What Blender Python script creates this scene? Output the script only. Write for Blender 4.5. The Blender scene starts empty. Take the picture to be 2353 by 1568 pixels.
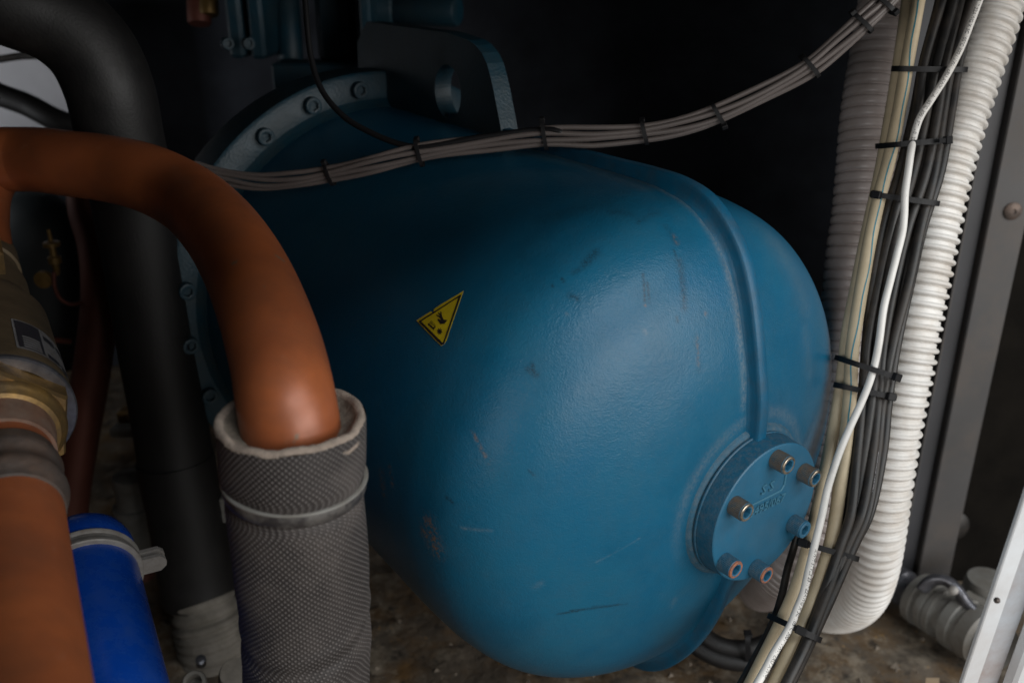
import bpy, math, random
import numpy as np
from mathutils import Vector
from mathutils.geometry import tessellate_polygon
random.seed(7); rng = np.random.default_rng(7)
R = math.radians
sc = bpy.context.scene
col = sc.collection

# ------------------------------------------------------------------ camera
H = 1.0                                   # camera height over the floor
PITCH = R(22)
cam_d = bpy.data.cameras.new('camera'); cam = bpy.data.objects.new('camera', cam_d); col.objects.link(cam)
cam.location = (0, 0, H); cam.rotation_euler = (R(90) - PITCH, 0, 0)
cam_d.sensor_width = 36; cam_d.lens = 32.0; cam_d.clip_start = 0.02; cam_d.clip_end = 50
cam_d.dof.use_dof = True; cam_d.dof.focus_distance = 0.96; cam_d.dof.aperture_fstop = 3.6
sc.camera = cam

# ------------------------------------------------------------------ world and lamps
w = bpy.data.worlds.new('World'); sc.world = w; w.use_nodes = True
w.node_tree.nodes['Background'].inputs[0].default_value = (0.75, 0.85, 1, 1)
w.node_tree.nodes['Background'].inputs[1].default_value = 0.004

def area(name, loc, target, sx, sy, power, color=(1, 1, 1)):
    d = bpy.data.lights.new(name, 'AREA'); d.shape = 'RECTANGLE'; d.size = sx; d.size_y = sy
    d.energy = power; d.color = color
    o = bpy.data.objects.new(name, d); col.objects.link(o)
    o.location = loc
    o.rotation_euler = (Vector(target) - Vector(loc)).to_track_quat('-Z', 'Y').to_euler()
    return o
# daylight coming in through the open door of the housing
area('door_daylight', (3.15, -1.80, 1.42), (0.2, 0.8, 0.60), 3.8, 1.8, 135, (1.0, 0.985, 0.96))
# the brighter strip of sky seen under the roof edge
area('sky_strip', (2.15, -1.55, 3.74), (0.15, 0.8, 0.70), 3.6, 0.95, 95, (0.92, 0.97, 1.0))
# fill lamp added to brighten the right-hand hoses and cables; the closed left panel keeps it off the pipes
area('right_side_fill', (-1.75, -2.35, 1.35), (0.45, 1.0, 0.55), 1.6, 1.5, 48, (1.0, 0.985, 0.96))
# small fill lamp added to brighten only the pale panel at the top left
area('panel_fill', (-1.25, 1.50, 0.82), (-1.07, 2.07, 0.78), 0.2, 0.2, 1.0, (0.95, 0.97, 1.0))

sc.view_settings.view_transform = 'Standard'; sc.view_settings.look = 'None'
sc.view_settings.exposure = 0; sc.view_settings.gamma = 1; sc.view_settings.use_curve_mapping = False

# ------------------------------------------------------------------ helpers
FPX = 2091.0
cF = np.array([0, math.cos(PITCH), -math.sin(PITCH)]); cU = np.array([0, math.sin(PITCH), math.cos(PITCH)])
cR = np.array([1., 0, 0]); CAM = np.array([0, 0, H])
def ray(x, y): return cR*(x-1176)/FPX - cU*(y-784)/FPX + cF
def at(x, y, d): return CAM + ray(x, y)*d
def pts(lst): return [at(*p) for p in lst]
def nrm(v):
    v = np.asarray(v, float); return v/np.linalg.norm(v)

class MB:
    def __init__(s): s.v = []; s.f = []; s.m = []; s.uv = {}; s.n = 0
    def add(s, V, F, m=0):
        o = s.n; V = [tuple(map(float, p)) for p in V]; s.v += V; s.n += len(V)
        for q in F: s.f.append(tuple(i+o for i in q)); s.m.append(m)
        return o

def emp(name, loc, label=None, cat=None, group=None):
    o = bpy.data.objects.new(name, None); col.objects.link(o); o.location = loc
    o.empty_display_size = 0.05
    tag(o, label, cat, group); return o
def tag(o, label=None, cat=None, group=None, kind=None):
    if label: o['label'] = label
    if cat: o['category'] = cat
    if group: o['group'] = group
    if kind: o['kind'] = kind
    return o
WLOC = {}
def build(mb, name, mats, parent=None, smooth=True, sharp=None, loc=None):
    """link the collected shapes as one mesh object; verts are world coordinates"""
    me = bpy.data.meshes.new(name)
    V = np.array(mb.v)
    if loc is None:
        if parent is not None: o_loc = np.zeros(3)
        else: o_loc = np.array([V[:, 0].mean(), V[:, 1].mean(), V[:, 2].min()])
    else: o_loc = np.array(loc)
    base = wloc(parent) if parent is not None else np.zeros(3)
    V = V - base - o_loc
    me.from_pydata([tuple(p) for p in V], [], mb.f)
    if not isinstance(mats, (list, tuple)): mats = [mats]
    for m in mats: me.materials.append(m)
    if len(mats) > 1: me.polygons.foreach_set('material_index', mb.m)
    me.polygons.foreach_set('use_smooth', [smooth]*len(me.polygons))
    me.update()
    if sharp is not None and smooth: me.set_sharp_from_angle(angle=R(sharp))
    o = bpy.data.objects.new(name, me); col.objects.link(o)
    o.location = o_loc
    if parent is not None: o.parent = parent
    WLOC[o.name] = base + o_loc
    return o
def wloc(o):
    if o.name in WLOC: return WLOC[o.name]
    l = np.array(o.location)
    return l + (wloc(o.parent) if o.parent else 0)

def spline(P, n):
    P = np.array(P, float)
    Q = np.vstack([2*P[0]-P[1], P, 2*P[-1]-P[-2]]); out = []
    for i in range(1, len(Q)-2):
        p0, p1, p2, p3 = Q[i-1:i+3]
        # centripetal Catmull-Rom
        def tj(t, a, b): return t + max(np.linalg.norm(b-a), 1e-6)**0.5
        t0 = 0; t1 = tj(t0, p0, p1); t2 = tj(t1, p1, p2); t3 = tj(t2, p2, p3)
        t = np.linspace(t1, t2, 24, endpoint=False)[:, None]
        A1 = (t1-t)/(t1-t0)*p0+(t-t0)/(t1-t0)*p1; A2 = (t2-t)/(t2-t1)*p1+(t-t1)/(t2-t1)*p2
        A3 = (t3-t)/(t3-t2)*p2+(t-t2)/(t3-t2)*p3
        B1 = (t2-t)/(t2-t0)*A1+(t-t0)/(t2-t0)*A2; B2 = (t3-t)/(t3-t1)*A2+(t-t1)/(t3-t1)*A3
        out.append((t2-t)/(t2-t1)*B1+(t-t1)/(t2-t1)*B2)
    out = np.vstack(out+[P[-1:]])
    L = np.r_[0, np.cumsum(np.linalg.norm(np.diff(out, axis=0), axis=1))]
    tt = np.linspace(0, L[-1], n)
    return np.stack([np.interp(tt, L, out[:, k]) for k in range(3)], 1), L[-1]

def frames(C, ref=None):
    T = np.gradient(C, axis=0); T /= np.linalg.norm(T, axis=1)[:, None]
    n = nrm(np.cross(T[0], [0.3, 0.2, 1.0])) if ref is None else nrm(np.asarray(ref)-T[0]*np.dot(ref, T[0]))
    N = [n]
    for t in T[1:]:
        n = nrm(N[-1]-t*np.dot(N[-1], t)); N.append(n)
    N = np.array(N); return T, N, np.cross(T, N)

def sweep(mb, C, rad, seg=20, caps=True, m=0, squash=1.0, ref=None):
    C = np.asarray(C); n = len(C); rad = np.broadcast_to(np.asarray(rad, float), (n,))
    T, N, B = frames(C, ref)
    th = np.linspace(0, 2*math.pi, seg, endpoint=False)
    V = (C[:, None, :] + rad[:, None, None]*(np.cos(th)[None, :, None]*N[:, None, :] + squash*np.sin(th)[None, :, None]*B[:, None, :])).reshape(-1, 3)
    F = []
    for i in range(n-1):
        a = i*seg
        for j in range(seg):
            k = (j+1) % seg
            F.append((a+j, a+k, a+seg+k, a+seg+j))
    if caps: F += [tuple(range(seg-1, -1, -1)), tuple(range((n-1)*seg, n*seg))]
    return mb.add(V, F, m)

def lathe(mb, prof, O, X, Y, Z, seg=48, m=0, cap0=False, cap1=False):
    """profile (s along X, r) turned round X through O; Y, Z span the circle"""
    O, X, Y, Z = map(np.asarray, (O, X, Y, Z)); th = np.linspace(0, 2*math.pi, seg, endpoint=False)
    ring = np.cos(th)[:, None]*Y + np.sin(th)[:, None]*Z
    V = np.vstack([O + s*X + r*ring for s, r in prof]); F = []
    for i in range(len(prof)-1):
        a = i*seg
        for j in range(seg):
            k = (j+1) % seg; F.append((a+j, a+k, a+seg+k, a+seg+j))
    if cap0: F.append(tuple(range(seg-1, -1, -1)))
    if cap1: F.append(tuple(range((len(prof)-1)*seg, len(prof)*seg)))
    return mb.add(V, F, m)

def perp(X):
    X = nrm(X); a = np.array([0, 0, 1.]) if abs(X[2]) < 0.9 else np.array([1., 0, 0])
    Y = nrm(np.cross(a, X)); return X, Y, np.cross(X, Y)

def obox(mb, c, ex, ey, ez, hx, hy, hz, bev=0.0, m=0):
    """oriented box with chamfered edges"""
    c, ex, ey, ez = map(np.asarray, (c, ex, ey, ez)); b = min(bev, 0.49*min(hx, hy, hz))
    if b <= 0:
        V = [c+sx*hx*ex+sy*hy*ey+sz*hz*ez for sx in (-1, 1) for sy in (-1, 1) for sz in (-1, 1)]
        return mb.add(V, [(0, 1, 3, 2), (4, 6, 7, 5), (0, 4, 5, 1), (2, 3, 7, 6), (0, 2, 6, 4), (1, 5, 7, 3)], m)
    V = []; idx = {}
    for sx in (-1, 1):
        for sy in (-1, 1):
            for sz in (-1, 1):
                for k, d in enumerate(((0, b, b), (b, 0, b), (b, b, 0))):
                    idx[(sx, sy, sz, k)] = len(V)
                    V.append(c+sx*(hx-d[0])*ex+sy*(hy-d[1])*ey+sz*(hz-d[2])*ez)
    F = []
    def quad(q):
        F.append(q)
    for s in (-1, 1):
        quad([idx[(s, a, b_, 0)] for a, b_ in ((-1, -1), (1, -1), (1, 1), (-1, 1))])
        quad([idx[(a, s, b_, 1)] for a, b_ in ((-1, -1), (1, -1), (1, 1), (-1, 1))])
        quad([idx[(a, b_, s, 2)] for a, b_ in ((-1, -1), (1, -1), (1, 1), (-1, 1))])
    for a in (-1, 1):
        for b_ in (-1, 1):
            quad([idx[(-1, a, b_, 1)], idx[(1, a, b_, 1)], idx[(1, a, b_, 2)], idx[(-1, a, b_, 2)]])
            quad([idx[(a, -1, b_, 0)], idx[(a, 1, b_, 0)], idx[(a, 1, b_, 2)], idx[(a, -1, b_, 2)]])
            quad([idx[(a, b_, -1, 0)], idx[(a, b_, 1, 0)], idx[(a, b_, 1, 1)], idx[(a, b_, -1, 1)]])
    for k in [(a, b_, c_) for a in (-1, 1) for b_ in (-1, 1) for c_ in (-1, 1)]:
        quad([idx[k+(0,)], idx[k+(1,)], idx[k+(2,)]])
    # outward winding
    VV = np.array(V); F2 = []
    for q in F:
        n = np.cross(VV[q[1]]-VV[q[0]], VV[q[2]]-VV[q[0]])
        F2.append(tuple(q) if np.dot(n, VV[list(q)].mean(0)-c) > 0 else tuple(q[::-1]))
    return mb.add(V, F2, m)

def extr(mb, outline, O, X, Y, Z, h0, h1, m=0):
    """polygon outline in (X,Y) extruded along Z from h0 to h1 (convex or simple)"""
    O, X, Y, Z = map(np.asarray, (O, X, Y, Z)); n = len(outline)
    V = [O+a*X+b*Y+h0*Z for a, b in outline]+[O+a*X+b*Y+h1*Z for a, b in outline]
    F = [(i, (i+1) % n, n+(i+1) % n, n+i) for i in range(n)] + [tuple(range(n-1, -1, -1)), tuple(range(n, 2*n))]
    return mb.add(V, F, m)

# ------------------------------------------------------------------ materials
def mat(name, color, rough=0.5, metal=0.0, var=0.0, vscale=12, dirt=None, dscale=5, damt=0.0, bump=0.0, bscale=80,
        spec=0.5, col2=None, extra=None, bdist=0.002, coat=0.0, detail=4):
    m = bpy.data.materials.new(name); m.use_nodes = True; nt = m.node_tree; N = nt.nodes; L = nt.links
    b = N['Principled BSDF']; tc = N.new('ShaderNodeTexCoord')
    b.inputs['Roughness'].default_value = rough; b.inputs['Metallic'].default_value = metal
    b.inputs['Specular IOR Level'].default_value = spec
    if coat: b.inputs['Coat Weight'].default_value = coat; b.inputs['Coat Roughness'].default_value = 0.2
    c = N.new('ShaderNodeRGB'); c.outputs[0].default_value = (*color, 1); cur = c.outputs[0]
    geo = N.new('ShaderNodeNewGeometry')
    def noise(sc_, det=detail, rgh=0.6):
        n = N.new('ShaderNodeTexNoise'); n.inputs['Scale'].default_value = sc_; n.inputs['Detail'].default_value = det
        n.inputs['Roughness'].default_value = rgh; L.new(geo.outputs['Position'], n.inputs['Vector']); return n.outputs['Fac']
    def ramp(src, a, b_):
        r = N.new('ShaderNodeMapRange'); r.inputs[1].default_value = a; r.inputs[2].default_value = b_; L.new(src, r.inputs[0]); return r.outputs[0]
    def mix(a, b_, f):
        x = N.new('ShaderNodeMix'); x.data_type = 'RGBA'
        L.new(a, x.inputs['A']) if hasattr(a, 'links') else setattr(x.inputs['A'], 'default_value', (*a, 1))
        L.new(b_, x.inputs['B']) if hasattr(b_, 'links') else setattr(x.inputs['B'], 'default_value', (*b_, 1))
        L.new(f, x.inputs['Factor']) if hasattr(f, 'links') else setattr(x.inputs['Factor'], 'default_value', f)
        return x.outputs['Result']
    def mul(a, k):
        x = N.new('ShaderNodeMath'); x.operation = 'MULTIPLY'; L.new(a, x.inputs[0])
        L.new(k, x.inputs[1]) if hasattr(k, 'links') else setattr(x.inputs[1], 'default_value', k)
        return x.outputs[0]
    if var: cur = mix(cur, col2 or tuple(x*(1-var) for x in color), ramp(noise(vscale), 0.35, 0.7))
    rsock = None
    if dirt:
        f = mul(ramp(noise(dscale, 6, 0.7), 0.42, 0.72), damt); cur = mix(cur, dirt, f)
        rr = N.new('ShaderNodeMapRange'); rr.inputs[3].default_value = rough; rr.inputs[4].default_value = min(1, rough+0.35)
        L.new(f, rr.inputs[0]); rsock = rr.outputs[0]
    env = dict(N=N, L=L, b=b, noise=noise, ramp=ramp, mix=mix, mul=mul, geo=geo, tc=tc, nt=nt)
    hsock = None
    if extra:
        r = extra(env, cur); cur = r.get('color', cur); hsock = r.get('height'); rsock = r.get('rough', rsock)
    L.new(cur, b.inputs['Base Color'])
    if rsock is not None: L.new(rsock, b.inputs['Roughness'])
    nsock = None
    if bump:
        bp = N.new('ShaderNodeBump'); bp.inputs['Strength'].default_value = bump; bp.inputs['Distance'].default_value = bdist
        L.new(noise(bscale, 3, 0.5), bp.inputs['Height']); nsock = bp.outputs[0]
    if hsock is not None:
        bp = N.new('ShaderNodeBump'); bp.inputs['Strength'].default_value = 1.0; bp.inputs['Distance'].default_value = 0.002
        L.new(hsock, bp.inputs['Height'])
        if nsock is not None: L.new(nsock, bp.inputs['Normal'])
        nsock = bp.outputs[0]
    if nsock is not None: L.new(nsock, b.inputs['Normal'])
    return m

TEAL = (0.004, 0.088, 0.172)
def paint_extra(E, cur):
    N, L = E['N'], E['L']
    # scuffs and grime: envelopes stored on the mesh, broken up by noise
    a = N.new('ShaderNodeAttribute'); a.attribute_name = 'grime'
    sep = N.new('ShaderNodeSeparateColor'); L.new(a.outputs['Color'], sep.inputs[0])
    cur = E['mix'](cur, (0.022, 0.092, 0.150), E['mul'](E['ramp'](E['noise'](32, 8, 0.78), 0.44, 0.66), 0.45))
    cur = E['mix'](cur, (0.003, 0.070, 0.135), E['mul'](E['ramp'](E['noise'](11, 5, 0.7), 0.50, 0.68), 0.5))
    fine = E['ramp'](E['noise'](750, 4, 0.7), 0.40, 0.54)
    c = E['mix'](cur, (0.010, 0.014, 0.017), E['mul'](E['mul'](sep.outputs[0], fine), 0.92))       # black scuffs
    mid = E['ramp'](E['noise'](260, 4, 0.7), 0.46, 0.58)
    c = E['mix'](c, (0.20, 0.105, 0.045), E['mul'](E['mul'](sep.outputs[1], mid), 0.85))           # rust, bare primer
    c = E['mix'](c, (0.26, 0.25, 0.23), E['mul'](E['mul'](sep.outputs[2], E['ramp'](E['noise'](300, 4, 0.7), 0.3, 0.7)), 0.55))   # dust
    # sparse pale specks and pits
    sp = E['ramp'](E['noise'](700, 2, 0.5), 0.76, 0.80)
    c = E['mix'](c, (0.32, 0.33, 0.32), E['mul'](sp, 0.5))
    return {'color': c, 'height': E['mul'](E['noise'](170, 4, 0.6), 0.16)}
M = {}
M['paint'] = mat('teal_paint', TEAL, rough=0.31, var=0.10, vscale=6, col2=(0.010, 0.098, 0.170), bump=0.55, bscale=620, bdist=0.0007, spec=0.30, extra=paint_extra)
M['paint_smooth'] = mat('teal_paint_smooth', (0.016, 0.115, 0.205), rough=0.42, var=0.15, vscale=25, bump=0.25, bscale=500, bdist=0.0006, dirt=(0.12, 0.10, 0.08), dscale=30, damt=0.12)
M['paint_dusty'] = mat('dusty_teal_paint', (0.018, 0.09, 0.15), rough=0.7, var=0.2, vscale=40, bump=0.5, bscale=420, bdist=0.0012, dirt=(0.15, 0.15, 0.145), dscale=170, damt=0.42)
M['paint_shaded'] = mat('shaded_teal_paint', (0.0036, 0.036, 0.058), rough=0.45, var=0.2, vscale=20, bump=0.4, bscale=250, dirt=(0.05, 0.042, 0.028), dscale=14, damt=0.35)  # same teal, darkened to paint in the shade deep inside the housing
def copper_extra(E, cur):
    # tarnish clouds, handling marks and a few greenish spots
    c = E['mix'](cur, (0.15, 0.055, 0.028), E['mul'](E['ramp'](E['noise'](13, 7, 0.70), 0.44, 0.70), 0.6))
    c = E['mix'](c, (0.34, 0.22, 0.16), E['mul'](E['ramp'](E['noise'](55, 6, 0.8), 0.60, 0.74), 0.35))
    c = E['mix'](c, (0.13, 0.12, 0.085), E['mul'](E['ramp'](E['noise'](38, 3, 0.5), 0.70, 0.75), 0.7))
    N, L = E['N'], E['L']
    r = N.new('ShaderNodeMapRange'); r.inputs[3].default_value = 0.28; r.inputs[4].default_value = 0.54
    L.new(E['noise'](24, 6, 0.75), r.inputs[0])
    return {'color': c, 'rough': r.outputs[0]}
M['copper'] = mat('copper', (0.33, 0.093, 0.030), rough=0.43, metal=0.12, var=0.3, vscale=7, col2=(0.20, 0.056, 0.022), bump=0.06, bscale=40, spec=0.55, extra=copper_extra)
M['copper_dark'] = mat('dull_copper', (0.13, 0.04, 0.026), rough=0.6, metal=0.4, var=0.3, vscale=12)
M['foam'] = None
def foam_extra(E, cur):
    N, L = E['N'], E['L']
    uv = N.new('ShaderNodeUVMap'); sp = N.new('ShaderNodeSeparateXYZ'); L.new(uv.outputs[0], sp.inputs[0])
    def s(sock_a, ka, sock_b, kb):
        x = N.new('ShaderNodeMath'); x.operation = 'MULTIPLY'; L.new(sock_a, x.inputs[0]); x.inputs[1].default_value = ka
        y = N.new('ShaderNodeMath'); y.operation = 'MULTIPLY_ADD'; L.new(sock_b, y.inputs[0]); y.inputs[1].default_value = kb; L.new(x.outputs[0], y.inputs[2])
        z = N.new('ShaderNodeMath'); z.operation = 'SINE'; L.new(y.outputs[0], z.inputs[0]); return z.outputs[0]
    k = 2*math.pi/0.0055
    h = E['mul'](s(sp.outputs[0], k, sp.outputs[1], 0.0), s(sp.outputs[0], 0.0, sp.outputs[1], k))
    hh = E['ramp'](h, 0.05, 0.75)
    c = E['mix'](cur, (0.21, 0.188, 0.178), E['mul'](hh, 0.75))
    return {'color': c, 'height': hh}
M['foam'] = mat('embossed_foam', (0.036, 0.030, 0.0285), rough=0.6, var=0.3, vscale=14, extra=foam_extra, dirt=(0.15, 0.125, 0.11), dscale=9, damt=0.55)
M['foam_cut'] = mat('cut_foam', (0.30, 0.24, 0.195), rough=0.95, var=0.3, vscale=150, bump=0.8, bscale=500)
M['foam_in'] = mat('foam_inner', (0.20, 0.165, 0.13), rough=0.95, var=0.4, vscale=120, bump=0.8, bscale=300)
M['band'] = mat('grey_band', (0.034, 0.030, 0.030), rough=0.4, bump=0.1, bscale=200, dirt=(0.3, 0.28, 0.25), dscale=60, damt=0.4)
M['black_foam'] = mat('black_foam', (0.0065, 0.0062, 0.0066), rough=0.55, var=0.3, vscale=30, bump=0.15, bscale=300, dirt=(0.03, 0.027, 0.024), dscale=30, damt=0.25, )
M['blue'] = mat('bright_blue_paint', (0.002, 0.046, 0.31), rough=0.25, var=0.15, vscale=12, dirt=(0.05, 0.10, 0.22), dscale=40, damt=0.25, bump=0.05, bscale=60)
M['zinc'] = mat('zinc', (0.33, 0.31, 0.29), rough=0.5, metal=0.4, var=0.3, vscale=60, dirt=(0.16, 0.12, 0.09), dscale=60, damt=0.4)
M['brass'] = mat('tarnished_brass', (0.55, 0.33, 0.10), rough=0.42, metal=0.8, var=0.45, vscale=26, col2=(0.22, 0.16, 0.10), dirt=(0.08, 0.065, 0.05), dscale=24, damt=0.75, bump=0.15, bscale=200)
M['oldsteel'] = mat('dull_steel', (0.13, 0.105, 0.092), rough=0.5, metal=0.5, var=0.4, vscale=40, col2=(0.07, 0.056, 0.05), dirt=(0.22, 0.12, 0.07), dscale=25, damt=0.4, bump=0.3, bscale=150)
M['darkbody'] = mat('grimy_valve_body', (0.16, 0.118, 0.070), rough=0.6, metal=0.2, var=0.4, vscale=30, bump=0.2, bscale=200)
M['cable_black'] = mat('black_cable', (0.012, 0.0115, 0.0115), rough=0.48, var=0.4, vscale=40, dirt=(0.075, 0.055, 0.04), dscale=35, damt=0.4)
M['cable_cream'] = mat('cream_cable', (0.52, 0.43, 0.29), rough=0.5, var=0.2, vscale=20, dirt=(0.30, 0.23, 0.14), dscale=18, damt=0.45)
M['cable_white'] = mat('white_cable', (0.70, 0.68, 0.65), rough=0.42, var=0.06, vscale=20, dirt=(0.5, 0.46, 0.4), dscale=40, damt=0.25)
M['cable_grey'] = mat('grey_cable', (0.118, 0.10, 0.094), rough=0.42, var=0.2, vscale=15, dirt=(0.12, 0.10, 0.09), dscale=30, damt=0.3)
M['stripe'] = mat('teal_print', (0.01, 0.16, 0.22), rough=0.5)
M['ink'] = mat('black_ink', (0.015, 0.015, 0.016), rough=0.5)
M['ink_white'] = mat('pale_ink', (0.42, 0.40, 0.42), rough=0.6)
M['tie'] = mat('black_nylon', (0.008, 0.008, 0.009), rough=0.5, bump=0.05, bscale=100, spec=0.25)
M['hose_white'] = mat('white_hose', (0.70, 0.68, 0.65), rough=0.42, var=0.14, vscale=10, dirt=(0.36, 0.28, 0.20), dscale=26, damt=0.45)
M['hose_grey'] = mat('grey_hose', (0.38, 0.33, 0.315), rough=0.33, var=0.15, vscale=10, dirt=(0.15, 0.11, 0.08), dscale=24, damt=0.4)
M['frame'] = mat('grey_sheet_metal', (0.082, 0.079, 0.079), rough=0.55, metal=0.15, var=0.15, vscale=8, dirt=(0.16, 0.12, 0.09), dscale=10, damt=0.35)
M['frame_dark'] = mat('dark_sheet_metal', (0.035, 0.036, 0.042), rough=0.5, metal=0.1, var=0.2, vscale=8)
M['frame_white'] = mat('white_sheet_metal', (0.66, 0.68, 0.70), rough=0.45, var=0.08, vscale=8, dirt=(0.28, 0.17, 0.10), dscale=9, damt=0.3, bump=0.05, bscale=80)
M['wall_dark'] = mat('dark_lining', (0.05, 0.056, 0.070), spec=0.2, rough=0.85, var=0.4, vscale=10)
M['wall_brown'] = mat('brown_lining', (0.008, 0.0065, 0.005), spec=0.1, rough=0.9, var=0.5, vscale=14, bump=0.4, bscale=60)
M['ceiling'] = mat('dark_ceiling', (0.015, 0.015, 0.015), rough=0.8)
M['pale'] = mat('pale_panel', (0.55, 0.55, 0.58), rough=0.6, var=0.2, vscale=5)
M['yellow'] = mat('yellow_sticker', (0.66, 0.50, 0.015), rough=0.4, var=0.15, vscale=60, dirt=(0.2, 0.13, 0.02), dscale=90, damt=0.3)
M['sticker_edge'] = mat('sticker_backing', (0.5, 0.48, 0.42), rough=0.6)
M['label_grey'] = mat('printed_label', (0.22, 0.22, 0.23), rough=0.5, var=0.3, vscale=60, dirt=(0.12, 0.1, 0.08), dscale=50, damt=0.6)
M['label_dark'] = mat('label_print', (0.028, 0.028, 0.036), rough=0.5)
M['pvc'] = mat('grey_pvc', (0.22, 0.215, 0.20), rough=0.38, var=0.25, vscale=20, dirt=(0.11, 0.08, 0.05), dscale=20, damt=0.5)
M['dark_steel'] = mat('dark_steel', (0.17, 0.17, 0.19), rough=0.3, metal=0.6, var=0.5, vscale=60, bump=0.3, bscale=90)
M['tape'] = mat('grey_wrap', (0.19, 0.172, 0.148), rough=0.9, var=0.35, vscale=30, bump=0.5, bscale=150, dirt=(0.08, 0.07, 0.05), dscale=25, damt=0.4)
M['rust'] = mat('rust', (0.40, 0.13, 0.05), rough=0.7, metal=0.1, var=0.5, vscale=170, col2=(0.05, 0.07, 0.085))
M['bolt_knurl'] = mat('painted_knurl', (0.07, 0.10, 0.115), rough=0.5, metal=0.3, var=0.5, vscale=120, col2=(0.14, 0.10, 0.07), dirt=(0.20, 0.15, 0.10), dscale=140, damt=0.5)
M['bolt_edge'] = mat('bare_steel_edge', (0.60, 0.50, 0.38), rough=0.35, metal=0.85, var=0.5, vscale=160, col2=(0.05, 0.08, 0.10))

def ground_extra(E, cur):
    c = E['mix'](cur, (0.13, 0.070, 0.022), E['ramp'](E['noise'](9, 6, 0.7), 0.45, 0.66))
    c = E['mix'](c, (0.24, 0.20, 0.15), E['mul'](E['ramp'](E['noise'](21, 6, 0.75), 0.50, 0.62), 0.8))
    c = E['mix'](c, (0.022, 0.018, 0.014), E['mul'](E['ramp'](E['noise'](37, 5, 0.7), 0.55, 0.66), 0.85))
    c = E['mix'](c, (0.36, 0.20, 0.06), E['mul'](E['ramp'](E['noise'](60, 3, 0.6), 0.66, 0.74), 0.7))
    return {'color': c}
M['ground'] = mat('dirty_concrete', (0.125, 0.10, 0.075), rough=0.9, var=0.4, vscale=5, bump=0.6, bscale=40, bdist=0.006, extra=ground_extra)

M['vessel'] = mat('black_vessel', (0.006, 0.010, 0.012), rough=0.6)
M['brass_dull'] = mat('dull_brass', (0.20, 0.12, 0.035), rough=0.5, metal=0.5, var=0.4, vscale=60)
M['copper_dusty'] = mat('dusty_copper', (0.22, 0.12, 0.08), rough=0.75, metal=0.15, var=0.4, vscale=60, dirt=(0.20, 0.16, 0.13), dscale=50, damt=0.6)
M['frame_web'] = mat('grey_white_sheet', (0.42, 0.44, 0.47), rough=0.5, var=0.15, vscale=10, dirt=(0.22, 0.12, 0.07), dscale=9, damt=0.7)
M['paint_letter'] = mat('lit_letter_paint', (0.045, 0.16, 0.24), rough=0.45)  # paler than the cover, painting in the light caught by the raised letters
M['paint_rim'] = mat('cover_rim_paint', (0.008, 0.085, 0.155), rough=0.5, var=0.2, vscale=60, bump=0.5, bscale=500, bdist=0.0008, dirt=(0.12, 0.12, 0.115), dscale=190, damt=0.35)
M['timber'] = mat('timber', (0.42, 0.31, 0.20), rough=0.8, var=0.3, vscale=30)
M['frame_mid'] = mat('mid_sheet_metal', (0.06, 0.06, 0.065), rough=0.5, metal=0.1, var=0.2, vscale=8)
M['yard'] = mat('yard_concrete', (0.30, 0.29, 0.27), rough=0.9, var=0.2, vscale=2)

# ------------------------------------------------------------------ the setting
def structure(o): o['kind'] = 'structure'; return o
mb = MB(); n = 150
xs = np.linspace(-2.2, 1.9, n); ys = np.linspace(-0.3, 2.5, n)
from mathutils import noise as mn
V = []
for y in ys:
    for x in xs:
        z = 0.012*mn.fractal(Vector((x*5, y*5, 0.3)), 0.8, 2.1, 5)+0.006*mn.noise(Vector((x*23, y*23, 2)))
        V.append((x, y, z-0.012))
mb.add(V, [(j*n+i, j*n+i+1, (j+1)*n+i+1, (j+1)*n+i) for j in range(n-1) for i in range(n-1)])
structure(build(mb, 'ground', M['ground'], loc=(0, 0, 0)))
ex, ey, ez = np.eye(3)
def slab(name, x0, x1, y0, y1, z0, z1, m, bev=0.0):
    mb = MB(); obox(mb, ((x0+x1)/2, (y0+y1)/2, (z0+z1)/2), ex, ey, ez, (x1-x0)/2, (y1-y0)/2, (z1-z0)/2, bev)
    return structure(build(mb, name, m, smooth=False))
slab('wall_back', -2.2, 1.9, 2.32, 2.36, -0.02, 1.9, M['wall_dark'])
slab('wall_left', -2.24, -2.2, -0.2, 2.36, -0.02, 1.9, M['wall_dark'])
slab('wall_right_lining', 0.70, 1.86, 1.365, 1.40, -0.02, 1.9, M['wall_brown'])
# roof of the housing: its front edge runs obliquely from the door jamb on the right past the camera on the left
mb = MB(); extr(mb, [(-2.2, -.99), (.45, .68), (1.9, 1.595), (1.9, 2.36), (-2.2, 2.36)], (0, 0, 1.085), ex, ey, ez, 0, .03)
structure(build(mb, 'ceiling', M['ceiling'], smooth=False))
mb = MB(); extr(mb, [(-2.2, -.99), (-.24, .245), (-.26, .28), (-2.2, -.945)], (0, 0, -.02), ex, ey, ez, 0, 1.104)
structure(build(mb, 'wall_front_left', M['wall_dark'], smooth=False))
mb = MB(); mb.add([(-6, -7, -.03), (7, -7, -.03), (7, 1.5, -.03), (-6, 1.5, -.03)], [(0, 1, 2, 3)])
structure(build(mb, 'yard', M['yard'], smooth=False))

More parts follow.
